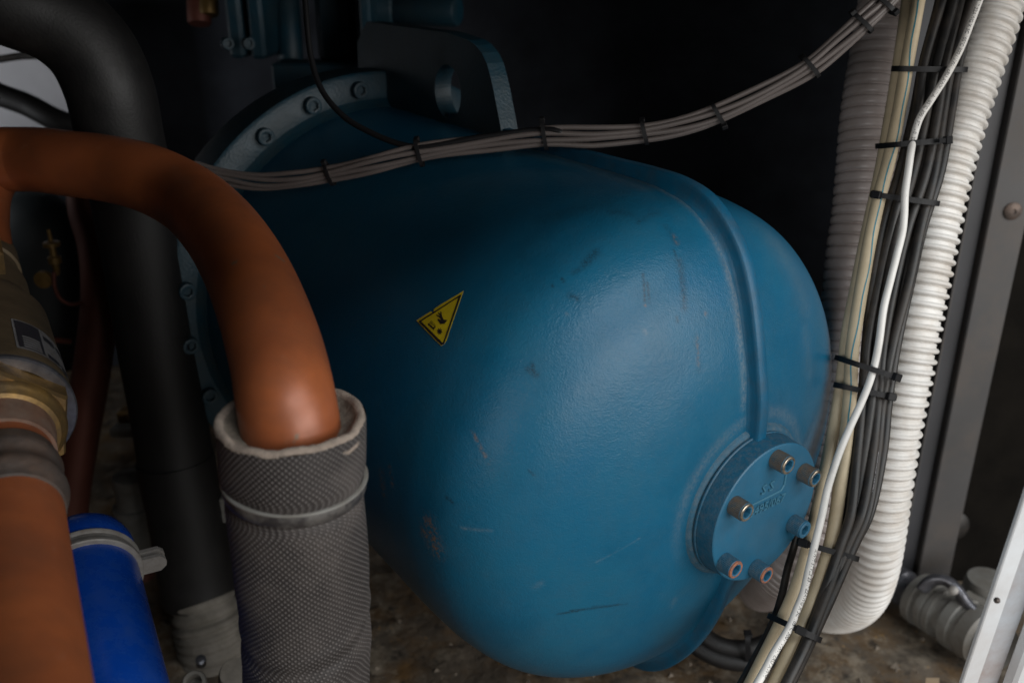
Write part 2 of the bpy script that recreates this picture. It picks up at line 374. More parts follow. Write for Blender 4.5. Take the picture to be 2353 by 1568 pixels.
# ------------------------------------------------------------------ the compressor
C0 = np.array([0.26532759, 0.81376811, H-0.52184705])
AX = np.array([0.58742719, -0.80852416, -0.0348995]); E1 = np.array([0.80901699, 0.58778525, 0]); E2 = np.array([0.02051341, -0.02823429, 0.99939083])
DZ, DE = 0.0165, -0.0325
O = C0 + DZ*E2 + DE*E1
comp = emp('compressor', (O[0]-0.3*AX[0], O[1]-0.3*AX[1], O[2]-0.30), 'big teal-blue painted cast-iron compressor with domed end, end cover and yellow warning sticker', 'compressor')
prof = [(-.80, .2925), (-.60, .2925), (-.36, .293), (-.28, .2935), (-.21, .2935), (-.168, .291), (-.130, .2825), (-.100, .263), (-.079, .239), (-.064, .211), (-.048, .165), (-.040, .137), (-.034, .105), (-.031, .08), (-.029, .04), (-.028, .002)]
P3 = np.array([(s, r, 0) for s, r in prof])
PC, _ = spline(P3, 230)
BODY = [(p[0], max(p[1], 0.0015)) for p in PC]
bs = np.array([b[0] for b in BODY]); br = np.array([b[1] for b in BODY])
def rad_at(s): return float(np.interp(s, bs, br))
def hit_body(x, y, off=0.0):
    d = ray(x, y); lo = None
    for t in np.arange(0.6, 2.2, 0.004):
        q = CAM+d*t-O; s = q@AX; r = math.hypot(q@E1, q@E2)
        if s < bs[-1]+off and r < rad_at(s)+off: lo = t; break
    if lo is None: return None
    a, b = lo-0.004, lo
    for _ in range(24):
        t = (a+b)/2; q = CAM+d*t-O; s = q@AX; r = math.hypot(q@E1, q@E2)
        if s < bs[-1]+off and r < rad_at(s)+off: b = t
        else: a = t
    return CAM+d*b
def body_mesh():
    ang = np.r_[np.linspace(R(75), R(335), 860, endpoint=False), np.linspace(R(335), R(435), 60, endpoint=False)]
    Ls = np.r_[np.linspace(-.80, -.50, 12, endpoint=False)]
    prof_ = [(x, rad_at(x)) for x in Ls]
    k0 = int(np.searchsorted(bs, -.50)); P = np.c_[bs[k0:], br[k0:]]
    L_ = np.r_[0, np.cumsum(np.hypot(*np.diff(P, axis=0).T))]; tt = np.linspace(0, L_[-1], 330)
    prof_ += list(zip(np.interp(tt, L_, P[:, 0]), np.interp(tt, L_, P[:, 1])))
    ring = np.cos(ang)[:, None]*E1+np.sin(ang)[:, None]*E2; n = len(ang)
    V = np.vstack([O+a_*AX+r*ring for a_, r in prof_])
    i = np.arange(len(prof_)-1)[:, None]*n; j = np.arange(n)[None]; k = (j+1) % n
    F = np.stack([i+j, i+k, i+n+k, i+n+j], -1).reshape(-1, 4)
    mb = MB(); mb.v = [tuple(p) for p in V]; mb.n = len(V); mb.f = [tuple(q) for q in F.tolist()]; mb.m = [0]*len(F); return mb
mb = body_mesh()
body = build(mb, 'tank_body', M['paint'], comp)
# grime envelopes at the places where the casting is worn: (channel, ends of streak, width m, strength)
W = np.array(mb.v); G = np.zeros((len(W), 3))
streaks = [
 (0, (1477, 628), (1481, 692), .0013, .95), (0, (1487, 648), (1491, 694), .0012, .9), (0, (1548, 575), (1564, 625), .0014, .8), (0, (1561, 600), (1572, 705), .0040, .62), (0, (1564, 640), (1571, 690), .0022, .8),
 (0, (1345, 604), (1370, 578), .0040, .8), (0, (1318, 626), (1342, 612), .003, .55), (0, (1405, 486), (1448, 492), .006, .40), (0, (1470, 505), (1510, 488), .005, .32), (0, (1466, 512), (1470, 506), .002, .8),
 (0, (1308, 678), (1326, 686), .0025, .7), (0, (1530, 520), (1552, 556), .004, .35), (0, (1213, 848), (1232, 860), .0028, .8), (0, (1222, 836), (1226, 852), .0018, .9), (0, (1290, 640), (1294, 646), .0015, .9), (0, (1268, 655), (1270, 658), .0014, .8),
 (0, (1282, 1409), (1330, 1402), .0014, .9), (0, (1310, 1402), (1420, 1388), .0016, .85), (0, (1360, 1392), (1440, 1386), .0012, .5), (0, (1026, 1142), (1040, 1153), .0016, .9),
 (0, (1555, 730), (1557, 738), .002, .7), (0, (1600, 770), (1606, 850), .0035, .25), (0, (1215, 1080), (1225, 1090), .0014, .7), (0, (1660, 600), (1700, 760), .004, .25), (0, (1250, 500), (1400, 470), .012, .25),
 (1, (985, 1205), (1000, 1262), .009, .95), (1, (978, 1225), (985, 1240), .007, .9), (1, (876, 1085), (882, 1135), .005, .8), (1, (895, 1075), (902, 1115), .0035, .6), (1, (1005, 1240), (1000, 1275), .004, .7),
 (1, (1085, 990), (1122, 1060), .0016, .7), (1, (1602, 778), (1604, 838), .002, .35), (1, (1480, 694), (1483, 706), .0014, .6), (1, (1620, 720), (1625, 724), .0015, .6), (1, (1550, 545), (1556, 556), .003, .45),
 (2, (1300, 372), (1480, 432), .010, .45), (2, (1200, 350), (1320, 380), .009, .4), (2, (1060, 1212), (1130, 1218), .0013, .7), (2, (1780, 560), (1850, 700), .02, .28),
 (2, (1850, 760), (1860, 860), .012, .25), (2, (1370, 1290), (1470, 1235), .0010, .4), (2, (1232, 1345), (1242, 1340), .0035, .3), (2, (1545, 1390), (1550, 1375), .004, .25), (2, (1000, 1420), (1300, 1550), .014, .35), (2, (1480, 760), (1484, 764), .002, .6), (2, (1300, 720), (1303, 722), .0015, .6)]
for ch, a, b_, wd, st in streaks:
    A, B = hit_body(*a), hit_body(*b_)
    if A is None or B is None: continue
    d = B-A; l2 = max(d@d, 1e-9); t = np.clip(((W-A)@d)/l2, 0, 1)
    dist = np.linalg.norm(W-(A+t[:, None]*d), axis=1)
    G[:, ch] = np.maximum(G[:, ch], st*np.exp(-(dist/wd)**2))
# fine dust caught along the foot of the casting rib and of the boss
RL = [(-.45, .3015), (-.3633, .3015), (-.2802, .302), (-.2014, .3035), (-.1597, .302), (-.1224, .2933), (-.0917, .2724), (-.0699, .2468), (-.0554, .2181), (-.0395, .171), (-.0319, .142), (-.0236, .1084)]
q = [C0+DZ*E2+(a_-.006)*AX+(z_-.009)*E2-.0165*E1 for a_, z_ in RL]
for A, B in zip(q, q[1:]):
    d = B-A; t = np.clip(((W-A)@d)/(d@d), 0, 1); dist = np.linalg.norm(W-(A+t[:, None]*d), axis=1)
    G[:, 2] = np.maximum(G[:, 2], .95*np.exp(-(dist/.0058)**2))
rb = np.hypot((W-C0)@E1, (W-C0)@E2); G[:, 2] = np.maximum(G[:, 2], np.where((W-C0)@AX > -.12, .5*np.exp(-((rb-.100)/.007)**2)*np.clip(((W-C0)@E2+.06)/.10, 0, 1), 0))
ca = body.data.color_attributes.new('grime', 'FLOAT_COLOR', 'POINT')
ca.data.foreach_set('color', np.c_[G, np.ones(len(G))].astype('f').ravel())

# casting rib along the top, over the shoulder and down the end
def rib(name, line, taper):
    line = np.array(line); Pp, _ = spline([(s, z, 0) for s, z in line], 110)
    mb = MB(); T = np.gradient(Pp, axis=0); T /= np.linalg.norm(T, axis=1)[:, None]
    Nn = np.stack([-T[:, 1], T[:, 0]], 1)
    if Nn[0] @ (line[0]-np.array([-.3, 0])) < 0: Nn = -Nn
    cs = [(-.040, -.030), (-.024, -.0160), (-.0165, -.0122), (-.0130, -.0108), (-.0110, -.0070), (-.0100, -.0010), (-.0092, .0026), (-.0080, .0036), (.0026, .0036), (.0040, .0028), (.0055, .0004), (.0080, -.0062), (.0120, -.0100), (.018, -.0128), (.030, -.030)]
    V = []; k = len(cs); n = len(Pp)
    for i in range(n):
        h = 1.0
        for wv, hh in cs:
            q = Pp[i, :2]+Nn[i]*hh
            V.append(C0+DZ*E2+q[0]*AX+q[1]*E2+wv*E1)
    F = [(i*k+j, i*k+j+1, (i+1)*k+j+1, (i+1)*k+j) for i in range(n-1) for j in range(k-1)]
    mb.add(V, F)
    return build(mb, name, M['paint_rib'], body)
M['paint_rib'] = mat('teal_paint_rib', (0.005, 0.088, 0.170), spec=0.3, rough=0.4, var=0.2, vscale=40, bump=0.45, bscale=620, bdist=0.0007, dirt=(0.05, 0.055, 0.055), dscale=45, damt=0.35)
rib('casting_rib', [(-.60, .302), (-.45, .3015), (-.3633, .3015), (-.2802, .302), (-.2014, .3035), (-.1597, .302), (-.1224, .2933), (-.0917, .2724), (-.0699, .2468), (-.0554, .2181), (-.0395, .171), (-.0319, .142), (-.0236, .1084), (-.0205, .0804), (-.02, .04)], 0)
rib('casting_rib', [(-.022, -.04), (-.027, -.10), (-.0346, -.1344), (-.0451, -.1823), (-.0723, -.2488), (-.1095, -.3045), (-.150, -.335), (-.21, -.345), (-.30, -.345)], 0)

# boss, cover, bolts, cast lettering
mb = MB()
lathe(mb, [(-.075, .128), (-.060, .112), (-.049, .1015), (-.040, .0945), (-.033, .0895), (-.028, .0868), (-.0262, .0848), (-.0256, .078)], C0, AX, E1, E2, 96)
build(mb, 'cover_boss', M['paint_dusty'], comp)
mb = MB()
lathe(mb, [(-.0252, .060), (-.0250, .0815), (-.0240, .0828), (-.0225, .0828), (-.0215, .0815)], C0, AX, E1, E2, 96, 1)
lathe(mb, [(-.0215, .0812), (-.0030, .0800), (-.0012, .0797)], C0, AX, E1, E2, 96, 1)
lathe(mb, [(-.0012, .0797), (-.0003, .0790), (0, .0778), (0, .0005)], C0, AX, E1, E2, 96, 0, cap1=True)
cover = build(mb, 'end_cover', [M['paint_smooth'], M['paint_rim']], comp, sharp=40)
bolts = [(0.0006, .0659, 'g'), (.0519, .0325, 'g'), (-.0556, .0314, 'g'), (.0488, -.0308, 'p'), (-.0597, -.0356, 'r'), (-.0059, -.0664, 'r')]
def socket_bolt(name, c, X, Y, Z, r, h, parent, mats, teeth=36, label=None):
    """socket-head cap screw: knurled head, bevelled rim, hexagon socket"""
    mb = MB(); n = teeth*2
    th = np.linspace(0, 2*math.pi, n, endpoint=False)
    rr = np.where(np.arange(n) % 2 == 0, r, r*0.955)
    def ring(s, q): return [c+s*X+q_*(math.cos(t)*Y+math.sin(t)*Z) for t, q_ in zip(th, q)]
    def hexr(s, q):
        out = []
        for t in th:
            a = (t+math.pi/6) % (math.pi/3)-math.pi/6; out.append(c+s*X+q/math.cos(a)*(math.cos(t)*Y+math.sin(t)*Z))
        return out
    rings = [(ring(0, rr), 0), (ring(h*.86, rr), 0), (ring(h*.88, np.full(n, r*.95)), 2), (ring(h*.97, np.full(n, r*.93)), 1), (ring(h, np.full(n, r*.86)), 1), (ring(h, np.full(n, r*.66)), 1), (hexr(h*.97, r*.50), 2), (hexr(h*.45, r*.50), 2)]
    V = sum([q[0] for q in rings], []); o = mb.add(V, [])
    for i in range(len(rings)-1):
        for j in range(n):
            k = (j+1) % n; mb.f.append((i*n+j, i*n+k, (i+1)*n+k, (i+1)*n+j)); mb.m.append(rings[i+1][1])
    mb.f.append(tuple(range((len(rings)-1)*n, len(rings)*n))); mb.m.append(2)
    ob = build(mb, name, mats, parent, sharp=28)
    if label: ob['label'] = label
    return ob
for y, z, k in bolts:
    rim = {'g': M['bolt_edge'], 'p': M['paint_smooth'], 'r': M['rust']}[k]
    kn = {'g': M['bolt_knurl'], 'p': M['paint_dusty'], 'r': M['paint_dusty']}[k]
    lab = {'g': 'socket bolt with paint worn off its rim', 'p': 'socket bolt fully covered in teal paint', 'r': 'socket bolt with orange rust on its rim'}[k]
    socket_bolt('bolt', C0+y*E1+z*E2+0.0002*AX, AX, E1, E2, .0102, .0175, cover, [kn, rim, M['paint_smooth']], label=lab)

def text_verts(s, size):
    cu = bpy.data.curves.new('t', 'FONT'); cu.body = s; cu.size = size; cu.resolution_u = 2
    ob = bpy.data.objects.new('t', cu); col.objects.link(ob); bpy.context.view_layer.update()
    me = bpy.data.meshes.new_from_object(ob.evaluated_get(bpy.context.evaluated_depsgraph_get()))
    V = np.array([v.co[:] for v in me.vertices]); F = [tuple(p.vertices) for p in me.polygons]
    bpy.data.objects.remove(ob); bpy.data.curves.remove(cu); bpy.data.meshes.remove(me)
    return V, F
def raised_text(name, s, size, O_, X, Y, Z, h, m, parent, sx=1.0):
    V, F = text_verts(s, size); n = len(V); mb = MB()
    top = [O_+v[0]*sx*X+v[1]*Y+h*Z for v in V]; bot = [O_+v[0]*sx*X+v[1]*Y for v in V]
    from collections import Counter
    cnt = Counter(); 
    for f in F:
        for a, b_ in zip(f, f[1:]+f[:1]): cnt[frozenset((a, b_))] += 1
    FF = list(F)
    for f in F:
        for a, b_ in zip(f, f[1:]+f[:1]):
            if cnt[frozenset((a, b_))] == 1: FF.append((b_, a, a+n, b_+n))
    mb.add(top+bot, FF); return build(mb, name, m, parent, smooth=False)
# number row and the framed mark (seen from outside E1 points right, E2 up)
raised_text('cast_number', '8495/067', .0150, C0+(-.031)*E1+(.0065)*E2+0.0001*AX, E1, nrm(E2+0.10*E1), AX, .0018, M['paint_letter'], cover, sx=1.0)
raised_text('cast_mark', 'S S', .0165, C0+(-.016)*E1+(.0285)*E2+0.0001*AX, E1, nrm(E2+0.1*E1), AX, .0016, M['paint_letter'], cover)
mb = MB()
fr = [((-.030, .0215), (.021, .0225)), ((.021, .0225), (.025, .0300)), ((.0245, .0300), (.0245, .0530)), ((-.030, .0215), (-.030, .0225))]
for a, b_ in [((-.034, .0205), (.018, .0215)), ((.018, .0215), (.0225, .0270)), ((.0225, .0270), (.0225, .0520)), ((.0225, .0520), (.012, .0565))]:
    a = np.array(a); b_ = np.array(b_); d = b_-a; l = np.linalg.norm(d); d /= l
    c = C0+((a+b_)/2)[0]*E1+((a+b_)/2)[1]*E2+.0006*AX
    X = d[0]*E1+d[1]*E2; obox(mb, c, X, np.cross(AX, X), AX, l/2+.0008, .0011, .0010, .0006)
build(mb, 'cast_frame', M['paint_letter'], cover, smooth=False)

# warning sticker on the side of the tank, outline taken round its real curve
st_root = None
def sticker_pt(cx, cy, off):
    x = (1620+cx/5.6)*2352/4064; y = (1120+cy/5.6)*2352/4064
    return hit_body(x, y, off)
def drape(name, polys, off, m, parent, sub=2):
    mb = MB()
    for poly in polys:
        tris = tessellate_polygon([[Vector((a, b_, 0)) for a, b_ in poly]])
        P = [np.array(p, float) for p in poly]; T = [[P[i] for i in t] for t in tris]
        for _ in range(sub):
            T2 = []
            for a, b_, c in T:
                ab, bc, ca_ = (a+b_)/2, (b_+c)/2, (c+a)/2; T2 += [[a, ab, ca_], [ab, b_, bc], [ca_, bc, c], [ab, bc, ca_]]
            T = T2
        for t in T:
            V = [sticker_pt(*q, off) for q in t]
            n_ = np.cross(V[1]-V[0], V[2]-V[0])
            if n_@(CAM-V[0]) < 0: V = V[::-1]
            mb.add(V, [(0, 1, 2)])
    return build(mb, name, m, parent, smooth=False)
tri = [(1232, 190), (1130, 480), (1030, 770), (930, 1050), (855, 1290), (800, 1368), (735, 1408), (610, 1290), (480, 1155), (330, 1000), (190, 855), (205, 835), (360, 735), (500, 645), (560, 675), (575, 590), (720, 495), (900, 390), (1080, 285)]
edge = [(p[0]+(p[0]-760)*.018, p[1]+(p[1]-850)*.016) for p in tri]
sticker = drape('warning_sticker', [edge], .0004, M['sticker_edge'], comp, 2)
drape('sticker_face', [tri], .0008, M['yellow'], sticker, 2)
outer = [(1185, 262), (775, 1385), (228, 870)]; inner = [(1116, 335), (770, 1350), (288, 868)]
def strip(a, b_, c, d, k=8):
    a, b_, c, d = map(np.array, (a, b_, c, d)); out = []
    for i in range(k):
        t0, t1 = i/k, (i+1)/k; out.append([tuple(a+(b_-a)*t0), tuple(a+(b_-a)*t1), tuple(d+(c-d)*t1), tuple(d+(c-d)*t0)])
    return out
o_, i_ = [(1188, 258), (765, 1398), (228, 870)], [(1116, 335), (768, 1322), (288, 868)]
o_[1] = (735, 1395); i_[1] = (768, 1345)
border = strip(o_[0], (800, 1368), (772, 1345), i_[0]) + strip(o_[1], o_[2], i_[2], (768, 1345)) + strip(o_[2], o_[0], i_[0], i_[2]) + [[(800, 1368), (735, 1397), (768, 1345)]]
drape('sticker_border', border, .0011, M['ink'], sticker, 1)
hand = [(722, 643), (740, 665), (748, 720), (762, 770), (790, 830), (872, 838), (808, 920), (715, 925), (690, 890), (650, 825), (672, 808), (716, 838), (715, 800), (685, 775), (622, 738), (625, 718), (650, 722), (700, 748), (706, 735), (662, 690), (672, 672), (692, 680), (722, 712), (712, 660)]
hot = [(436, 935), (455, 905), (560, 1005), (600, 965), (612, 985), (565, 1060)]
flames = [[(470+i*24, 905+i*16), (482+i*24, 915+i*16), (530+i*20, 850+i*26), (524+i*20, 842+i*26)] for i in range(5)]
import itertools
fl = []
cx, cy = 700, 1088
for k in range(8):
    a = k*math.pi/4+.3; r1 = 72
    fl.append([(cx+12*math.cos(a+1.57), cy+12*math.sin(a+1.57)), (cx-12*math.cos(a+1.57), cy-12*math.sin(a+1.57)), (cx+.85*r1*math.cos(a-.16), cy+r1*math.sin(a-.16)), (cx+.85*r1*math.cos(a+.16), cy+r1*math.sin(a+.16))])
    fl.append([(cx+.6*r1*math.cos(a+j), cy+.7*r1*math.sin(a+j)) for j in (-.38, -.3, .3, .38)] + [(cx+.45*r1*math.cos(a+j), cy+.52*r1*math.sin(a+j)) for j in (.3, -.3)])
fl.append([(cx+30*math.cos(t), cy+34*math.sin(t)) for t in np.linspace(0, 2*math.pi, 10, endpoint=False)])
drape('sticker_hand', [hand], .0011, M['ink'], sticker, 1)
drape('sticker_hot_surface', [hot]+flames, .0011, M['ink'], sticker, 0)
drape('sticker_frost_flake', fl, .0011, M['ink'], sticker, 0)

# rear flange with its bolts, lifting lug, upper housing
S0 = -.77
mb = MB(); lathe(mb, [(S0-.09, .315), (S0-.085, .338), (S0-.05, .343), (S0-.004, .343), (S0, .338), (S0, .304), (S0+.006, .297), (S0+.02, .288)], O, AX, E1, E2, 160)
flange = build(mb, 'rear_flange', M['paint_shaded'], comp, sharp=40)
for a in [124, 109, 95, -160, 139, 154, 169, -176, 80]:
    a = R(a); c = O+(S0+.0005)*AX+.320*(math.cos(a)*E1+math.sin(a)*E2)
    socket_bolt('flange_bolt', c, AX, E1, E2, .0125, .013, flange, [M['paint_shaded']]*3, teeth=24)
def plate(name, outline, e0, e1_, m, parent, hole=None):
    mb = MB()
    if hole is None:
        extr(mb, outline, C0, AX, E2, E1, e0, e1_)
        return build(mb, name, m, parent, smooth=False)
    (hs, hz, ra, rb) = hole; k = 40
    th = np.linspace(0, 2*math.pi, k, endpoint=False)
    hole_pts = [(hs+ra*math.cos(t), hz+rb*math.sin(t)) for t in th]
    # outline resampled by angle round the hole
    op = []
    for t in th:
        d = np.array([math.cos(t), math.sin(t)]); best = None
        for p, q in zip(outline, outline[1:]+outline[:1]):
            p = np.array(p)-(hs, hz); q = np.array(q)-(hs, hz); e = q-p; den = d[0]*e[1]-d[1]*e[0]
            if abs(den) < 1e-9: continue
            u = (p[0]*e[1]-p[1]*e[0])/den; v = (p[0]*d[1]-p[1]*d[0])/den
            if u > 0 and -1e-6 <= v <= 1+1e-6: best = u if best is None else min(best, u)
        op.append((hs+d[0]*best, hz+d[1]*best))
    P = [[C0+a*AX+b_*E2+e*E1 for a, b_ in ring] for e in (e0, e1_) for ring in (op, hole_pts)]
    V = sum(P, []); F = []
    for j in range(k):
        q = (j+1) % k
        F += [(j, q, k+q, k+j), (2*k+q, 2*k+j, 3*k+j, 3*k+q), (q, j, 2*k+j, 2*k+q), (k+j, k+q, 3*k+q, 3*k+j)]
    mb.add(V, F); return build(mb, name, m, parent, smooth=False)
lug = plate('lifting_lug', [(-.462, .29), (-.469, .319), (-.492, .378), (-.503, .398), (-.520, .415), (-.545, .423), (-.60, .428), (-.86, .425), (-.86, .29)], -.012, .014, M['paint_shaded'], comp, (-.597, .351, .033, .036))
up = MB()
def cyl(mb, a, b_, r, seg=28, m=0):
    a, b_ = np.array(a), np.array(b_); X, Y, Z = perp(b_-a); l = np.linalg.norm(b_-a)
    lathe(mb, [(0, r*.9), (min(.004, l*.1), r), (l-min(.004, l*.1), r), (l, r*.9)], a, X, Y, Z, seg, m, True, True)
def ibox(mb, x0, y0, x1, y1, d, dep, bev=.005, m=0, yaw=0.0):
    """a block whose front face spans two sight points at distance d, going back dep"""
    a, b_ = at(x0, y0, d), at(x1, y1, d); c = (a+b_)/2
    X = np.array([math.cos(yaw), math.sin(yaw), 0]); Y = np.array([-math.sin(yaw), math.cos(yaw), 0])
    obox(mb, c+Y*dep/2, X, Y, ez, abs(b_[0]-a[0])/2, dep/2, abs(b_[2]-a[2])/2, bev, m)
def part(name, m, fn, parent=comp, smooth=False, **k):
    mb = MB(); fn(mb); return build(mb, name, m, parent, smooth=smooth, **k)
part('suction_housing', M['paint_shaded'], lambda q: ibox(q, 722, -60, 815, 152, 1.62, .2, .012))
part('housing_pad', M['paint_shaded'], lambda q: ibox(q, 625, 145, 835, 232, 1.60, .1, .004))
part('housing_web', M['paint_shaded'], lambda q: ibox(q, 826, -60, 852, 170, 1.50, .16, .006))
part('oil_pipe', M['paint_shaded'], lambda q: (cyl(q, at(850, 18, 1.6), at(905, 20, 1.6), .036), cyl(q, at(905, 22, 1.6), at(1052, 26, 1.56), .026)), smooth=True, sharp=40)
part('valve_flange', M['paint_shaded'], lambda q: ibox(q, 517, -60, 552, 138, 1.5, .14, .006))
part('valve_flange', M['paint_shaded'], lambda q: ibox(q, 566, -60, 602, 140, 1.5, .14, .006))
part('housing_stub', M['paint_shaded'], lambda q: cyl(q, at(655, -60, 1.62), at(668, 142, 1.62), .022), smooth=True, sharp=40)
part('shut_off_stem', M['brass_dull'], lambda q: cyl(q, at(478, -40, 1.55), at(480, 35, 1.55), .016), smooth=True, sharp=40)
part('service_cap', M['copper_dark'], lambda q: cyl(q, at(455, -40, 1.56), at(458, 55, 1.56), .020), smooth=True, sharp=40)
for x in (537, 585):
    socket_bolt('flange_nut', at(x-18, 100, 1.47), np.array([.6, -.8, 0]), np.array([.8, .6, 0]), ez, .010, .012, comp, [M['paint_shaded']]*3, teeth=12)

# ------------------------------------------------------------------ copper line with its foam sleeve
def tube_obj(name, P, rad, m, n=90, seg=28, parent=None, loc=None, caps=True):
    mb = MB(); C, L = spline(P, n); sweep(mb, C, rad, seg, caps); return build(mb, name, m, parent, smooth=True, sharp=50, loc=loc)
line = emp('copper_line', at(710, 1800, .88), 'thick copper pipe bending left from the grey foam sleeve to a brass valve', 'pipe')
RP = .0405
tube_obj('elbow_pipe', pts([(-60, 372, 1.17), (60, 366, 1.16), (160, 376, 1.13), (262, 390, 1.105), (345, 412, 1.075), (425, 452, 1.04), (500, 520, .96), (560, 610, .885), (607, 720, .82), (640, 830, .775), (661, 940, .748), (672, 1010, .752), (690, 1200, .785), (712, 1600, .862), (718, 1750, .892)]), RP, M['copper'], 200, 48, line)
tube_obj('riser_pipe', pts([(60, 366, 1.16), (-10, 372, 1.165), (-48, 420, 1.165), (-62, 500, 1.14), (-52, 600, 1.10), (-46, 640, 1.085)]), RP, M['copper'], 70, 40, line)
lower = pts([(0, 1000, .845), (12, 1070, .81), (23, 1150, .775), (35, 1300, .705), (53, 1568, .59), (62, 1720, .535)])
LC, LL = spline(lower, 120)
tube_obj('lower_pipe', lower, RP, M['copper'], 120, 48, line)
# brazed joint rings
mb = MB(); C, _ = spline(pts([(22, 1060, .812), (30, 1180, .757)]), 26)
LCi = LC
def along(C, i0, i1, n=24):
    C2 = C[i0:i1]; return spline(C2, n)[0]
seg_ = along(LC, 14, 38, 40)
tt = np.linspace(0, 1, 40)
rr = RP+.0015+.0035*np.exp(-((tt-.25)/.12)**2)+.0045*np.exp(-((tt-.66)/.16)**2)-.0035*(tt < .03)-.0030*(tt > .97)
sweep(mb, seg_, rr, 48, True); build(mb, 'brazed_collar', M['oldsteel'], line, sharp=60)

valve = emp('check_valve', at(-30, 1000, .87), 'tarnished brass valve with hexagon flange and printed label at the left edge', 'valve')
VA = nrm(at(2, 1010, .84)-at(-50, 620, 1.095))     # valve axis, downwards to the camera
V0 = at(-50, 620, 1.095); X, Y, Z = perp(VA); VL = np.linalg.norm(at(2, 1010, .84)-V0)
mb = MB()
lathe(mb, [(-.03, RP+.001), (-.028, .0445), (.018, .0455), (.020, .0425), (.05, .0430), (.056, .0475), (.062, .0485), (.115, .0490)], V0, X, Y, Z, 56)
build(mb, 'valve_neck', M['darkbody'], valve, sharp=35)
mb = MB()
l = VL
lathe(mb, [(.113, .049), (.125, .053), (.150, .061), (l-.060, .0665), (l-.050, .0680), (l-.041, .0680), (l-.040, .0660)], V0, X, Y, Z, 72)
build(mb, 'valve_body', M['darkbody'], valve, sharp=30)
mb = MB(); lathe(mb, [(l-.041, .060), (l-.0405, .0675), (l-.039, .0690), (l-.035, .0690), (l-.033, .0675), (l-.0325, .058)], V0, X, Y, Z, 72)
build(mb, 'clamp_ring', M['dark_steel'], valve, sharp=35)
mb = MB(); hexo = [(.0655*math.cos(t), .0655*math.sin(t)) for t in np.linspace(0, 2*math.pi, 6, endpoint=False)+.35]
P_ = [(l-.034, 1.0), (l-.016, 1.0), (l-.012, .965)]
k = 6; Vh = []
hx = []
for s, sc_ in P_:
    for a, b_ in hexo:
        hx.append(V0+s*X+sc_*(a*Y+b_*Z))
mb.add(hx, [(i*k+j, i*k+(j+1) % k, (i+1)*k+(j+1) % k, (i+1)*k+j) for i in range(2) for j in range(k)]+[tuple(range(12, 18))])
build(mb, 'hexagon_nut', M['brass'], valve, smooth=False)
mb = MB(); lathe(mb, [(l-.0125, .0575), (l-.011, .0575), (l-.007, .0545), (l-.003, .0515), (l-.001, .0505), (l+.0005, .0455)], V0, X, Y, Z, 64)
build(mb, 'union_lip', M['brass'], valve, sharp=40)
mb = MB(); lathe(mb, [(l-.003, .0465), (l+.004, .0462), (l+.018, .0448), (l+.030, .0443), (l+.0305, .0405)], V0, X, Y, Z, 64)
build(mb, 'solder_socket', M['copper_dusty'] if 'copper_dusty' in M else M['oldsteel'], valve, sharp=40)
# square stem boss on the camera side of the neck
sd = nrm((CAM-V0)-X*((CAM-V0)@X)); sd2 = np.cross(X, sd)
mb = MB(); obox(mb, V0+.075*X+.050*sd-.012*sd2*0, X, sd2, sd, .030, .026, .022, .006)
build(mb, 'stem_boss', M['brass'], valve, smooth=False)
mb = MB(); lathe(mb, [(.0, .0), (.0, .020), (.012, .020), (.018, .0175), (.018, .0)], V0+.022*X+.046*sd, nrm(sd), X, sd2, 40)
build(mb, 'stem_cap', M['brass'], valve, sharp=40)
# printed label round the valve body
def on_valve(s, ang, off=.0):
    r = float(np.interp(s, [.113, .125, .150, l-.060, l-.05], [.049, .053, .061, .0665, .068]))+off
    return V0+s*X+r*(math.cos(ang)*sd+math.sin(ang)*sd2)
def vpatch(name, s0, s1, a0, a1, off, m, parent, na=12):
    mb = MB(); ss = np.linspace(s0, s1, 6); aa = np.linspace(a0, a1, na)
    Vv = [on_valve(s, a, off) for s in ss for a in aa]
    mb.add(Vv, [(i*na+j, i*na+j+1, (i+1)*na+j+1, (i+1)*na+j) for i in range(5) for j in range(na-1)])
    return build(mb, name, m, parent)
sgn = 1.0 if sd2[0] > 0 else -1.0
A = lambda d: sgn*R(d)
L0, L1 = l-.118, l-.056
lab = vpatch('rating_label', L0, L1, A(20), A(78), .0006, M['label_grey'], valve, 20)
vpatch('label_field', L0+.003, L1-.003, A(22), A(44), .0010, M['label_dark'], lab)
for k_ in range(5):
    vpatch('label_letter', L1-.008-.005*k_, L1-.0045-.005*k_, A(26), A(41), .0014, M['label_grey'], lab, 6)
for k_, (a0, a1) in enumerate(((47, 60), (63, 75))):
    vpatch('label_box', L1-.012, L1-.003, A(a0), A(a1), .0010, M['label_dark'], lab, 6)
    vpatch('label_box', L0+.012, L0+.022, A(a0), A(a1), .0010, M['label_dark'], lab, 6)

# foam sleeve (embossed) round the vertical part
sl = emp('foam_sleeve', at(712, 1790, .885), 'grey foam pipe sleeve with embossed dots and a strap near its open top', 'pipe insulation')
P0, P1 = at(667, 962, .748), at(716, 1800, .893)
top_ax = nrm(P1-P0); X2, Y2, Z2 = perp(-top_ax)
CS, LS = spline([P0, at(683, 1170, .783), at(703, 1450, .84), P1], 160)
def sleeve_r(t):  # t metres below the top edge
    r = .0605
    r -= .004*math.exp(-((t-.061)/.010)**2)           # pulled in by the strap
    r -= .0022*(t > .067)
    r += .0010*math.exp(-((t-.235)/.012)**2)
    return r
def crease(t, th): return -.0016*math.exp(-((t-.215+.012*math.sin(th-.6))/.006)**2)+.0012*math.exp(-((t-.200+.012*math.sin(th-.6))/.007)**2)
mb = MB(); T_, N_, B_ = frames(CS, np.array([-1., 0, 0])); seg = 96; uvs = []
tl = np.linspace(0, LS, 160); V = []
